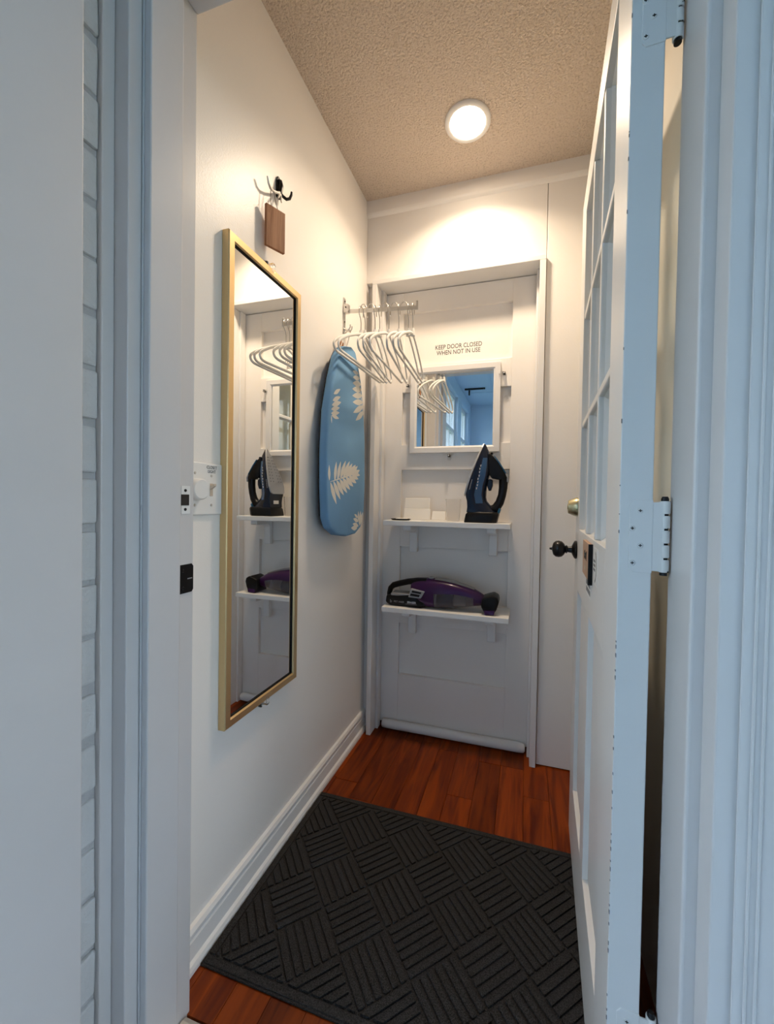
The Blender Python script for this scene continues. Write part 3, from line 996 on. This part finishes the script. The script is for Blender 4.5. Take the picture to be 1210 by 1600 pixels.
# ================================================================== IRONING BOARD
ib = thing('ironing_board', 'blue tabletop ironing board with cream fern print hanging on the left wall', 'ironing board', (0.05, -0.31, 0.94))
outl = [(-0.374, 1.640), (-0.347, 1.656), (-0.290, 1.674), (-0.252, 1.668), (-0.219, 1.615), (-0.191, 1.558), (-0.159, 1.434), (-0.144, 1.329),
        (-0.137, 1.14), (-0.143, 1.031), (-0.175, 0.967), (-0.227, 0.944), (-0.306, 0.94), (-0.389, 0.951), (-0.445, 0.978), (-0.467, 1.015),
        (-0.477, 1.126), (-0.479, 1.257), (-0.469, 1.391), (-0.436, 1.511), (-0.402, 1.60)]
MB().prism(outl, 'x', 0.030, 0.063).build('padded_cover', CLOTH, ib, 0.008, seg=3, smooth=True)
cx_, cz_ = -0.31, 1.3
inn = [(cx_ + (y - cx_) * 0.93, cz_ + (z - cz_) * 0.97) for y, z in outl]
MB().prism(inn, 'x', 0.023, 0.0305).build('base_board', BLACKM, ib)
for yy in (-0.40, -0.22):
    MB().tube([(0.012, yy, 1.02), (0.012, yy, 1.34), (0.018, yy, 1.42), (0.024, yy, 1.45)], 0.005, 8).build('folded_leg', SATIN, ib, smooth=True)
MB().tube([(0.012, -0.40, 1.02), (0.012, -0.31, 1.005), (0.012, -0.22, 1.02)], 0.005, 8).build('leg_foot', BLACK, ib, smooth=True)
MB().tube([(0.031, -0.325, 1.66), (0.029, -0.30, 1.70), (0.027, -0.265, 1.745), (0.026, -0.24, 1.763), (0.026, -0.236, 1.7665), (0.028, -0.23, 1.762), (0.031, -0.262, 1.70), (0.033, -0.29, 1.66)], 0.0022, 6).build('hanging_loop', CHROME, ib, smooth=True)
MB().box(0.019, 0.0285, -0.322, -0.290, 1.645, 1.692).build('wood_tab', PLAQUEW, ib, 0.002)
f1b = [(-0.42, 1.147), (-0.398, 1.152), (-0.376, 1.157), (-0.352, 1.162), (-0.329, 1.167), (-0.304, 1.172), (-0.279, 1.178), (-0.252, 1.184), (-0.452, 1.14), (-0.429, 1.145), (-0.405, 1.15), (-0.38, 1.156), (-0.355, 1.161), (-0.329, 1.167), (-0.301, 1.173), (-0.273, 1.179), (-0.244, 1.185), (-0.457, 1.142), (-0.460, 1.147)]
f1t = [(-0.408, 1.218), (-0.373, 1.222), (-0.331, 1.229), (-0.296, 1.23), (-0.271, 1.224), (-0.239, 1.222), (-0.219, 1.219), (-0.198, 1.204), (-0.403, 1.064), (-0.372, 1.081), (-0.344, 1.098), (-0.315, 1.107), (-0.288, 1.12), (-0.259, 1.134), (-0.23, 1.149), (-0.21, 1.166), (-0.195, 1.183), (-0.205, 1.194), (-0.463, 1.201)]
f2b = [(-0.226, 1.59), (-0.212, 1.575), (-0.197, 1.555), (-0.190, 1.535), (-0.184, 1.513), (-0.176, 1.487), (-0.168, 1.473), (-0.163, 1.452), (-0.166, 1.429)]
f2t = [(-0.28, 1.583), (-0.276, 1.561), (-0.278, 1.538), (-0.281, 1.514), (-0.28, 1.488), (-0.275, 1.464), (-0.269, 1.424), (-0.245, 1.398), (-0.233, 1.598)]
f3b = [(-0.435, 1.454), (-0.442, 1.429), (-0.447, 1.412), (-0.452, 1.396), (-0.452, 1.382), (-0.449, 1.376), (-0.452, 1.375)]
f3t = [(-0.384, 1.485), (-0.383, 1.457), (-0.377, 1.439), (-0.388, 1.416), (-0.389, 1.398), (-0.392, 1.376), (-0.448, 1.348)]
f4b = [(-0.211, 1.009), (-0.204, 0.993), (-0.203, 0.974), (-0.216, 0.966), (-0.204, 0.993), (-0.197, 0.982), (-0.192, 0.975)]
f4t = [(-0.245, 1.024), (-0.254, 1.006), (-0.259, 0.986), (-0.274, 0.970), (-0.206, 1.036), (-0.180, 1.036), (-0.160, 1.030)]
for bs, ts, wide in ((f1b, f1t, 0.30), (f2b, f2t, 0.30), (f3b, f3t, 0.25), (f4b, f4t, 0.32)):
    m = MB()
    for i, (b_, t) in enumerate(zip(bs, ts)):
        dy, dz = t[0] - b_[0], t[1] - b_[1]
        L = math.hypot(dy, dz)
        stem = L > 0.15
        wd = 0.0028 if stem else min(0.012, L * wide * 0.5)
        ny, nz = -dz / L * wd, dy / L * wd
        prof = [(0, 0.12), (0.15, 0.6), (0.35, 0.97), (0.5, 1.0), (0.7, 0.75), (0.88, 0.35), (1, 0.02)]
        ring = [(b_[0] + dy * t_ + ny * s_, b_[1] + dz * t_ + nz * s_) for t_, s_ in prof] + \
               [(b_[0] + dy * t_ - ny * s_, b_[1] + dz * t_ - nz * s_) for t_, s_ in reversed(prof)]
        m.prism(ring, 'x', 0.0620, 0.06335 + 0.00004 * (i % 5))
    m.build('fern_print', LEAF, ib)

# ================================================================== DOOR MIRROR
dm = thing('door_mirror', 'small white framed mirror hanging on the back door above the iron', 'mirror', (0.40, 0.07, 1.30))
mx0, mx1, mz0, mz1, fwid = 0.199, 0.606, 1.302, 1.693, 0.030
ins = lambda d: [(mx0 + d, mz0 + d), (mx1 - d, mz0 + d), (mx1 - d, mz1 - d), (mx0 + d, mz1 - d)]
for i in range(4):
    j_ = (i + 1) % 4
    prof = [(0, DY - 0.0005), (0, 0.0615), (0.0015, 0.060), (0.023, 0.060), (0.025, 0.0625), (fwid, 0.065), (fwid, DY - 0.0005)]
    ra = [(ins(d)[i][0], yy, ins(d)[i][1]) for d, yy in prof]
    rb = [(ins(d)[j_][0], yy, ins(d)[j_][1]) for d, yy in prof]
    MB().loft([ra, rb]).build('frame_bar', TRIMW, dm)
box('mirror_glass', MIRROR, (mx0 + fwid - 0.001, mx1 - fwid + 0.001, 0.070, 0.0785, mz0 + fwid - 0.001, mz1 - fwid + 0.001), dm)


def door_clip(label, x, z, dx, dz):
    """clear clip whose tip points along (dx, dz) over the mirror frame."""
    c = thing('mirror_clip', label, 'clip', (x, DY, z), group='clear mirror clips')
    bx_, bz_ = x - dx * 0.013, z - dz * 0.013
    hw = 0.008
    MB().box(bx_ - hw, bx_ + hw, 0.071, 0.0798, bz_ - (0.008 if dx else 0.02), bz_ + (0.008 if dx else 0.008)).build('clip_base', CLEAR, c, 0.002)
    ex, ez = x + dx * 0.010, z + dz * 0.010
    sx_, sz_ = (0.0, 0.006) if dx else (0.006, 0.0)
    MB().box(min(bx_, ex) - sx_, max(bx_, ex) + sx_, 0.0535, 0.0575, min(bz_, ez) - sz_, max(bz_, ez) + sz_).build('clip_tip', CLEAR, c, 0.0015)
    MB().box(bx_ - 0.006, bx_ + 0.006, 0.0575, 0.071, bz_ - 0.006, bz_ + 0.006).build('clip_post', CLEAR, c, 0.001)
    MB().lathe([(0, 0), (0.003, 0), (0.0025, -0.0012), (0, -0.0015)], (bx_, 0.0535, bz_), 'y', 10).build('screw', PLATEW, c)


door_clip('clear plastic clip left of the white framed door mirror', mx0 - 0.001, 1.615, 1, 0)
door_clip('clear plastic clip right of the white framed door mirror', mx1 + 0.001, 1.640, -1, 0)
door_clip('clear plastic clip below the white framed door mirror', 0.385, mz0 - 0.001, 0, 1)


# ================================================================== SHELVES
def shelf(ztop, label, x0, x1):
    s = thing('wall_shelf', label, 'shelf', ((x0 + x1) / 2, DY, ztop - 0.14), group='white shelves on the back door')
    MB().box(x0, x1, -0.080, DY - 0.0006, ztop - 0.022, ztop).build('board', SHELFW, s, 0.002)
    for xc in (0.226, 0.588):
        br_ = MB().prism([(DY - 0.0008, ztop - 0.150), (DY - 0.021, ztop - 0.150), (DY - 0.023, ztop - 0.146), (DY - 0.023, ztop - 0.060), (DY - 0.035, ztop - 0.045),
                          (-0.045, ztop - 0.045), (-0.050, ztop - 0.040), (-0.050, ztop - 0.0226), (DY - 0.0008, ztop - 0.0226)], 'x', xc - 0.018, xc + 0.018)
        br_.build('bracket', SHELFW, s, 0.002)
    return s


shelf(0.995, 'upper white shelf on the back door, holding the iron', 0.125, 0.664)
shelf(0.616, 'lower white shelf on the back door, holding the vacuum', 0.124, 0.666)

# ================================================================== STEAM IRON (upright on its heel, sole to the left)
IZ = 0.9955
IY = -0.012
ir = thing('steam_iron', 'navy and black steam iron standing upright on the upper shelf', 'iron', (0.545, IY, IZ))
sole_x = [(0.99, 0.476), (1.03, 0.482), (1.045, 0.490), (1.095, 0.487), (1.104, 0.481), (1.122, 0.4845), (1.175, 0.4985), (1.224, 0.5135), (1.276, 0.5315), (1.327, 0.5505)]
back_x = [(0.99, 0.606), (1.031, 0.617), (1.05, 0.600), (1.073, 0.568), (1.102, 0.560), (1.16, 0.564), (1.201, 0.576), (1.276, 0.573), (1.296, 0.568), (1.327, 0.5535)]
half_w = [(0.99, 0.052), (1.04, 0.050), (1.10, 0.056), (1.14, 0.057), (1.19, 0.050), (1.24, 0.036), (1.28, 0.022), (1.31, 0.009), (1.327, 0.0025)]


def iron_ring(z, grow=0.0, wk=1.0):
    xs_, xb, hw = lerp_list(sole_x, z), lerp_list(back_x, z), lerp_list(half_w, z) * wk
    d = xb - xs_
    half = [(0.0, 0.96), (0.06, 1.0), (0.30, 0.97), (0.58, 0.80), (0.82, 0.55), (1.0, 0.28)]
    return [(xs_ + d * a, IY - hw * b_, z) for a, b_ in half] + [(xs_ + d * a, IY + hw * b_, z) for a, b_ in reversed(half)]


MB().loft([iron_ring(z) for z in (1.038, 1.06, 1.085, 1.1, 1.12, 1.15, 1.18, 1.21, 1.24, 1.27, 1.295, 1.315, 1.325)]).build('body', NAVY, ir, smooth=True)
# heel block
hb = []
for z, gx, hw in ((IZ, 0.0, 0.054), (1.004, 0.0, 0.055), (1.030, -0.001, 0.052), (1.040, -0.004, 0.048)):
    xs_, xb = lerp_list(sole_x, z) - gx, lerp_list(back_x, min(z, 1.031)) + gx
    hb.append([(xs_, IY - hw, z), (xb - 0.02, IY - hw, z), (xb, IY - hw * 0.7, z), (xb, IY + hw * 0.7, z), (xb - 0.02, IY + hw, z), (xs_, IY + hw, z)])
MB().loft(hb).build('heel_base', BLACK, ir, 0.003, smooth=True)
# soleplate
so = MB()
ra, rb = [], []
zs_ = [1.104, 1.112, 1.14, 1.18, 1.22, 1.26, 1.29, 1.312, 1.327]
sw_ = [0.040, 0.054, 0.061, 0.056, 0.046, 0.033, 0.0215, 0.012, 0.0035]
loop = [(z, -h_) for z, h_ in zip(zs_, sw_)] + [(z, h_) for z, h_ in reversed(list(zip(zs_, sw_)))]
so.loft([[(lerp_list(sole_x, z) - 0.0065, IY + y_, z) for z, y_ in loop], [(lerp_list(sole_x, z) + 0.0005, IY + y_, z) for z, y_ in loop]])
sp_ = so.build('soleplate', SOLE, ir, 0.001)
m = MB()
for z in (1.165, 1.18, 1.195, 1.21, 1.225, 1.24, 1.255, 1.27, 1.285):
    hw = lerp_list(list(zip(zs_, sw_)), z)
    for fct in (-0.72, -0.35, 0.35, 0.72):
        m.lathe([(0, 0), (0.0022, 0), (0.0022, -0.0006), (0, -0.0006)], (lerp_list(sole_x, z) - 0.0066, IY + hw * fct, z), 'x', 6)
m.build('steam_holes', INK, sp_)
box('rating_label', PLATEW, (0.4865, 0.4885, IY - 0.02, IY + 0.02, 1.055, 1.072), ir)
# blue water tank windows on the two flanks
for sg in (-1, 1):
    rings = []
    for z in (1.075, 1.11, 1.15, 1.19, 1.23, 1.265):
        xs_, xb, hw = lerp_list(sole_x, z), lerp_list(back_x, z), lerp_list(half_w, z)
        d = xb - xs_
        a0, a1 = 0.44, 0.80
        wa = lambda a: hw * lerp_list([(0, 0.96), (0.06, 1.0), (0.30, 0.97), (0.58, 0.80), (0.82, 0.55), (1.0, 0.28)], a)
        rings.append([(xs_ + d * a0, IY + sg * (wa(a0) + 0.0018), z), (xs_ + d * (a0 + a1) / 2, IY + sg * (wa((a0 + a1) / 2) + 0.0022), z),
                      (xs_ + d * a1, IY + sg * (wa(a1) + 0.0018), z), (xs_ + d * a1, IY + sg * (wa(a1) - 0.003), z), (xs_ + d * a0, IY + sg * (wa(a0) - 0.003), z)])
    MB().loft(rings).build('water_tank', BLUEP, ir, smooth=True)
# handle: solid front wedge, grip tube, blue top pad
MB().prism([(0.566, 1.286), (0.578, 1.282), (0.592, 1.268), (0.613, 1.241), (0.636, 1.203), (0.646, 1.183), (0.642, 1.172), (0.604, 1.176), (0.584, 1.180), (0.570, 1.200)], 'y', IY - 0.016, IY + 0.016).build('handle_front', BLACK, ir, 0.004, smooth=True)
MB().tube([(x, IY, z) for x, z in ((0.626, 1.190), (0.631, 1.172), (0.630, 1.140), (0.626, 1.110), (0.617, 1.080), (0.602, 1.056), (0.580, 1.046), (0.560, 1.05))], [0.018, 0.0190, 0.0180, 0.0170, 0.0180, 0.020, 0.021, 0.018], 14,
          ry=[0.016, 0.0165, 0.0165, 0.016, 0.017, 0.02, 0.022, 0.022], ref=(0, 1, 0)).build('handle_grip', BLACK, ir, smooth=True)
MB().prism([(0.590, 1.2735), (0.594, 1.2745), (0.616, 1.2455), (0.643, 1.2015), (0.638, 1.199), (0.611, 1.2425)], 'y', IY - 0.0175, IY + 0.0175).build('grip_pad', BLUEG, ir, 0.002, smooth=True)
MB().prism([(0.637, 1.201), (0.644, 1.202), (0.6525, 1.184), (0.650, 1.163), (0.644, 1.166), (0.645, 1.183)], 'y', IY - 0.0165, IY + 0.0165).build('steam_dial', GREYP, ir, 0.002, smooth=True)
MB().prism([(0.572, 1.128), (0.581, 1.129), (0.588, 1.150), (0.588, 1.172), (0.580, 1.178), (0.570, 1.176), (0.564, 1.15)], 'y', IY - 0.011, IY + 0.011).build('trigger', NAVY, ir, 0.002, smooth=True)
MB().lathe([(0, -0.007), (0.005, -0.006), (0.006, 0), (0.005, 0.006), (0, 0.007)], (0.581, IY, 1.284), 'y', 12).build('spray_nozzle', BLACK, ir, smooth=True)
MB().lathe([(0, 0), (0.0033, -0.001), (0.0025, -0.004), (0, -0.0045)], (0.5815, IY - 0.010, 1.179), 'y', 10).build('indicator', PLATEW, ir, smooth=True)
MB().prism([(0.606, 1.030), (0.618, 1.034), (0.624, 1.052), (0.616, 1.058)], 'y', IY - 0.018, IY + 0.018).build('cord_cover', BLUEG, ir, 0.002)
mk = MB()
for k, (x, z) in enumerate([(0.541, 1.231), (0.538, 1.218), (0.537, 1.204), (0.536, 1.189), (0.532, 1.176), (0.531, 1.163), (0.530, 1.150), (0.527, 1.137)]):
    xs_, xb, hw = lerp_list(sole_x, z), lerp_list(back_x, z), lerp_list(half_w, z)
    a = (x - xs_) / (xb - xs_)
    yw = IY - hw * lerp_list([(0, 0.96), (0.06, 1.0), (0.30, 0.97), (0.58, 0.80), (0.82, 0.55), (1.0, 0.28)], a) - 0.0026
    mk.box(x - 0.0030, x + 0.0025, yw - 0.0005, yw + 0.0012, z + 0.0022, z + 0.0038).box(x - 0.0025, x + 0.0005, yw - 0.0005, yw + 0.0012, z - 0.0036, z + 0.0012)
mk.build('setting_marks', WHITEINK, ir)
mk = MB()
for k in range(9):
    t = k / 8
    x, z = 0.507 - 0.0085 * t, 1.172 - 0.038 * t
    mk.box(x - 0.0022, x + 0.0018, IY - 0.0572 + 0.006 * (1 - t) - 0.0012, IY - 0.055 + 0.006 * (1 - t), z - 0.0016, z + 0.0013)
mk.build('side_marks', GREYP, ir)

# ================================================================== HAND VACUUM
VY = -0.018
VT = 0.617
vt = lambda x, z: z - (0.634 + (x - 0.383) * -0.044) + VT
vc = thing('hand_vacuum', 'black and purple cordless hand vacuum lying on the lower shelf', 'vacuum', (0.38, VY, VT))
P = lambda pts: [(x, vt(x, z)) for x, z in pts]
# battery base and grip with an open hand hole
MB().prism(P([(0.131, 0.660), (0.136, 0.690), (0.242, 0.696), (0.300, 0.695), (0.315, 0.645), (0.291, 0.638), (0.227, 0.640), (0.152, 0.644)]), 'y', VY - 0.034, VY + 0.034).build('battery_base', BLACK, vc, 0.008, seg=3, smooth=True)
box('side_stripe', GREYP, (0.158, 0.246, VY - 0.0325, VY + 0.0325, vt(0.2, 0.688), vt(0.2, 0.698)), vc, 0.001)
gp = [(0.1405, 0.668), (0.1405, 0.695), (0.146, 0.716), (0.160, 0.729), (0.190, 0.7375), (0.230, 0.7465), (0.270, 0.750), (0.315, 0.748)]
MB().tube([(x, VY, vt(x, z)) for x, z in gp], [0.0105, 0.0105, 0.012, 0.0135, 0.0135, 0.0135, 0.015, 0.018], 12, ry=[0.020, 0.018, 0.018, 0.018, 0.018, 0.019, 0.024, 0.032], ref=(0, 1, 0)).build('handle', BLACK, vc, smooth=True)


def ell(x, zlo, zhi, hw, n=20, a0=0.0, a1=2 * PI, p=0.8):
    zc_, rz_ = (zlo + zhi) / 2, (zhi - zlo) / 2
    out = []
    for k in range(n):
        a = a0 + (a1 - a0) * k / n
        c, s = math.cos(a), math.sin(a)
        out.append((x, VY + hw * math.copysign(abs(c) ** p, c), vt(x, zc_ + rz_ * math.copysign(abs(s) ** p, s))))
    return out


MB().loft([ell(0.246, 0.690, 0.745, 0.026), ell(0.262, 0.668, 0.757, 0.034), ell(0.290, 0.648, 0.763, 0.040), ell(0.325, 0.639, 0.766, 0.044), ell(0.352, 0.637, 0.765, 0.045)]).build('motor_housing', PURPLE, vc, smooth=True)


def half(x, zs, zt, hw, n=14, s=1):
    """half ellipse cross-section: split line zs, extreme zt."""
    out = []
    for k in range(n + 1):
        a = PI * k / n
        out.append((x, VY + hw * math.copysign(abs(math.cos(a)) ** 0.8, math.cos(a)), vt(x, zs + (zt - zs) * math.sin(a) ** 0.8)))
    return out


MB().loft([half(0.352, 0.704, 0.764, 0.045), half(0.395, 0.7055, 0.759, 0.0455), half(0.442, 0.706, 0.749, 0.044), half(0.485, 0.699, 0.736, 0.040), half(0.52, 0.690, 0.723, 0.034), half(0.548, 0.676, 0.707, 0.026), half(0.562, 0.67, 0.698, 0.022)]).build('nose_top', PURPLE, vc, smooth=True)
MB().loft([half(0.353, 0.7035, 0.637, 0.0445), half(0.395, 0.705, 0.636, 0.045), half(0.442, 0.7055, 0.639, 0.0435), half(0.485, 0.6985, 0.646, 0.0395), half(0.520, 0.6895, 0.652, 0.0335)]).build('dust_cup', SMOKE, vc, smooth=True)
MB().loft([half(0.5205, 0.690, 0.652, 0.034), half(0.548, 0.676, 0.655, 0.026), half(0.562, 0.67, 0.656, 0.022)]).build('nose_tip', PURPLE, vc, smooth=True)
MB().lathe([(0, 0.0), (0.028, 0), (0.027, 0.07), (0, 0.07)], (0.362, VY, vt(0.39, 0.672)), 'x', 18).build('filter_cage', BLACK, vc, smooth=True)
MB().lathe([(0, 0.0), (0.023, 0), (0.018, 0.05), (0, 0.052)], (0.434, VY, vt(0.46, 0.674)), 'x', 18).build('filter', CREAM, vc, smooth=True)
rings = []
for x, zt, hw in ((0.352, 0.768, 0.020), (0.395, 0.763, 0.021), (0.442, 0.7525, 0.021), (0.485, 0.7395, 0.019), (0.521, 0.7255, 0.015)):
    rings.append([(x, VY - hw, vt(x, zt - 0.009)), (x, VY - hw * 0.6, vt(x, zt)), (x, VY + hw * 0.6, vt(x, zt)), (x, VY + hw, vt(x, zt - 0.009))])
MB().loft(rings).build('top_panel', GREYP, vc, smooth=True)
MB().box(0.325, 0.345, VY - 0.012, VY + 0.012, vt(0.335, 0.762), vt(0.335, 0.769)).build('release_button', GREYP, vc, 0.002)
tr = MB().prism(P([(0.252, 0.724), (0.315, 0.713), (0.297, 0.682), (0.242, 0.687)]), 'y', VY - 0.0475, VY - 0.030).build('vent_plate', GREYP, vc, 0.002)
tr['label'] = 'grey vent plate with two slots'
MB().prism(P([(0.260, 0.717), (0.301, 0.710), (0.297, 0.7025), (0.256, 0.7085)]), 'y', VY - 0.0482, VY - 0.040).prism(
    P([(0.254, 0.704), (0.294, 0.698), (0.290, 0.689), (0.249, 0.6945)]), 'y', VY - 0.0482, VY - 0.040).build('vent_slots', BLACK, tr)
nz_ = MB().prism(P([(0.553, 0.660), (0.556, 0.692), (0.577, 0.699), (0.601, 0.706), (0.620, 0.696), (0.625, 0.677), (0.616, 0.6475), (0.607, 0.634), (0.567, 0.630)]), 'y', VY - 0.046, VY + 0.046)
nz_.build('brush_nozzle', BLACK, vc, 0.006, seg=3, smooth=True)
MB().prism(P([(0.566, 0.645), (0.610, 0.645), (0.606, 0.6265), (0.568, 0.6265)]), 'y', VY - 0.0475, VY + 0.0475).build('nozzle_skirt', PURPLE, vc, 0.002)
text('lettering', 'PET HAIR', 0.0118, face_front(0.196, VY - 0.0342, vt(0.2, 0.6615)), GREYP, vc, sx=0.98)
text('lettering', 'ERASER', 0.0118, face_front(0.2535, VY - 0.0342, vt(0.25, 0.6605)), WHITEINK, vc, sx=1.0, bold=0.0003)
box('text_underline', GREYP, (0.226, 0.278, VY - 0.0346, VY - 0.0338, vt(0.25, 0.6525), vt(0.25, 0.6535)), vc)
text('logo_mark', 'b', 0.019, face_front(0.159, VY - 0.0342, vt(0.159, 0.664)), GREYP, vc)

# ================================================================== SMALL ITEMS ON THE UPPER SHELF
ST = 0.9955
cp = thing('tumbler', 'small clear plastic cup on the upper shelf beside the iron', 'cup', (0.418, 0.0, ST))
MB().lathe([(0, 0.001), (0.026, 0.001), (0.0285, 0.004), (0.0335, 0.092), (0.0345, 0.094), (0.0335, 0.0955), (0.0322, 0.094), (0.0272, 0.006), (0, 0.005)], (0.418, 0.01, ST), 'z', 32).build('cup_wall', CLEAR, cp, smooth=True)


def packet(name, label, cat, x0, x1, y, tilt, h, t=0.006):
    o = MB()
    o.add([(x0, y, ST), (x1, y, ST), (x1, y + t, ST), (x0, y + t, ST),
           (x0 + 0.001, y + tilt, ST + h), (x1 - 0.001, y + tilt, ST + h), (x1 - 0.001, y + tilt + t, ST + h), (x0 + 0.001, y + tilt + t, ST + h)],
          [(0, 3, 2, 1), (4, 5, 6, 7), (0, 1, 5, 4), (1, 2, 6, 5), (2, 3, 7, 6), (3, 0, 4, 7)])
    ob = o.build(name, PAPER, None, 0.0015)
    ob['label'] = label
    ob['category'] = cat
    return ob


packet('paper_packet', 'tall white paper packet leaning on the back door behind the shelf', 'packet', 0.180, 0.300, 0.052, 0.016, 0.099)
packet('paper_packet', 'shorter white paper packet in front of the tall packet', 'packet', 0.182, 0.308, 0.036, 0.010, 0.050)
packet('paper_packet', 'low white paper packet between the tall packet and the cup', 'packet', 0.312, 0.376, 0.050, 0.014, 0.040)
ps = MB().add([(0.29, -0.062, ST), (0.425, -0.070, ST), (0.435, -0.030, ST), (0.30, -0.022, ST), (0.29, -0.062, ST + .0012), (0.425, -0.070, ST + .0012), (0.435, -0.030, ST + .0012), (0.30, -0.022, ST + .0012)],
              [(0, 3, 2, 1), (4, 5, 6, 7), (0, 1, 5, 4), (1, 2, 6, 5), (2, 3, 7, 6), (3, 0, 4, 7)]).build('paper_sheet', PAPER)
ps['label'] = 'flat white sheet of paper lying on the upper shelf'
ps['category'] = 'paper'
bd = thing('soap_dish', 'flat black oval tray with a white pad, left end of the upper shelf', 'tray', (0.19, -0.03, ST))
rings = []
for r, zz in ((0.82, 0.0), (1.0, 0.004), (1.0, 0.006), (0.94, 0.006), (0.9, 0.004)):
    rings.append([(0.192 + 0.046 * r * math.cos(2 * PI * k / 24), -0.032 + 0.03 * r * math.sin(2 * PI * k / 24), ST + zz) for k in range(24)])
MB().loft(rings).build('tray', BLACK, bd, smooth=True)
MB().box(0.172, 0.222, -0.045, -0.012, ST + 0.0045, ST + 0.0085).build('pad', PAPER, bd, 0.0015)

# ================================================================== DOOR MAT
MX0, MX1, MAY0, MAY1 = 0.0235, 0.905, -0.982, -0.410
mt_ = thing('door_mat', 'charcoal doormat with raised diagonal basketweave ribs on the wood floor', 'doormat', ((MX0 + MX1) / 2, (MAY0 + MAY1) / 2, 0.0))
MB().box(MX0, MX1, MAY0, MAY1, 0.0004, 0.0050).build('backing', RUG, mt_, 0.001)
bw_ = 0.016
m = MB()
for (a, b2, c, d) in ((MX0 + .004, MX1 - .004, MAY0 + .004, MAY0 + .004 + bw_), (MX0 + .004, MX1 - .004, MAY1 - .004 - bw_, MAY1 - .004),
                      (MX0 + .004, MX0 + .004 + bw_, MAY0 + .024, MAY1 - .024), (MX1 - .004 - bw_, MX1 - .004, MAY0 + .024, MAY1 - .024)):
    m.box(a, b2, c, d, 0.0045, 0.0080)
m.build('border_rib', RUG, mt_, 0.0018)


def clip_poly(poly, x0, x1, y0, y1):
    def cl(ps_, f, inter):
        out = []
        for i in range(len(ps_)):
            a, b_ = ps_[i - 1], ps_[i]
            fa, fb = f(a), f(b_)
            if (fa >= 0) != (fb >= 0):
                t = fa / (fa - fb)
                out.append((a[0] + (b_[0] - a[0]) * t, a[1] + (b_[1] - a[1]) * t))
            if fb >= 0:
                out.append(b_)
        return out
    for f in (lambda p: p[0] - x0, lambda p: x1 - p[0], lambda p: p[1] - y0, lambda p: y1 - p[1]):
        poly = cl(poly, f, None)
        if len(poly) < 3:
            return []
    return poly


def area(p):
    return abs(sum(p[i - 1][0] * p[i][1] - p[i][0] * p[i - 1][1] for i in range(len(p)))) / 2


S = 0.122
ax_, bx_ = (S / math.sqrt(2), S / math.sqrt(2)), (S / math.sqrt(2), -S / math.sqrt(2))
C0 = (0.580, -0.700)
NR = 6
for i in range(-9, 10):
    for j_ in range(-9, 10):
        c = (C0[0] + i * ax_[0] + j_ * bx_[0], C0[1] + i * ax_[1] + j_ * bx_[1])
        if not (MX0 - 0.1 < c[0] < MX1 + 0.1 and MAY0 - 0.1 < c[1] < MAY1 + 0.1):
            continue
        par = (i + j_) % 2
        dl = (1 / math.sqrt(2), -1 / math.sqrt(2)) if par == 0 else (1 / math.sqrt(2), 1 / math.sqrt(2))
        dn = (-dl[1], dl[0])
        m = MB()
        cnt = 0
        for r in range(NR):
            o_ = (r - (NR - 1) / 2) * S / NR
            hl, hw = S / 2 - 0.004, S / NR / 2 - 0.0026
            poly = [(c[0] + dl[0] * s1_ * hl + dn[0] * (o_ + s2_ * hw), c[1] + dl[1] * s1_ * hl + dn[1] * (o_ + s2_ * hw))
                    for s1_, s2_ in ((-1, -1), (1, -1), (1, 1), (-1, 1))]
            poly = clip_poly(poly, MX0 + 0.024, MX1 - 0.024, MAY0 + 0.024, MAY1 - 0.024)
            if len(poly) >= 3 and area(poly) > 2e-5:
                m.prism(poly, 'z', 0.0045, 0.0100)
                cnt += 1
        if cnt:
            m.build('rib_block', RUG, mt_, 0.0022, seg=2)
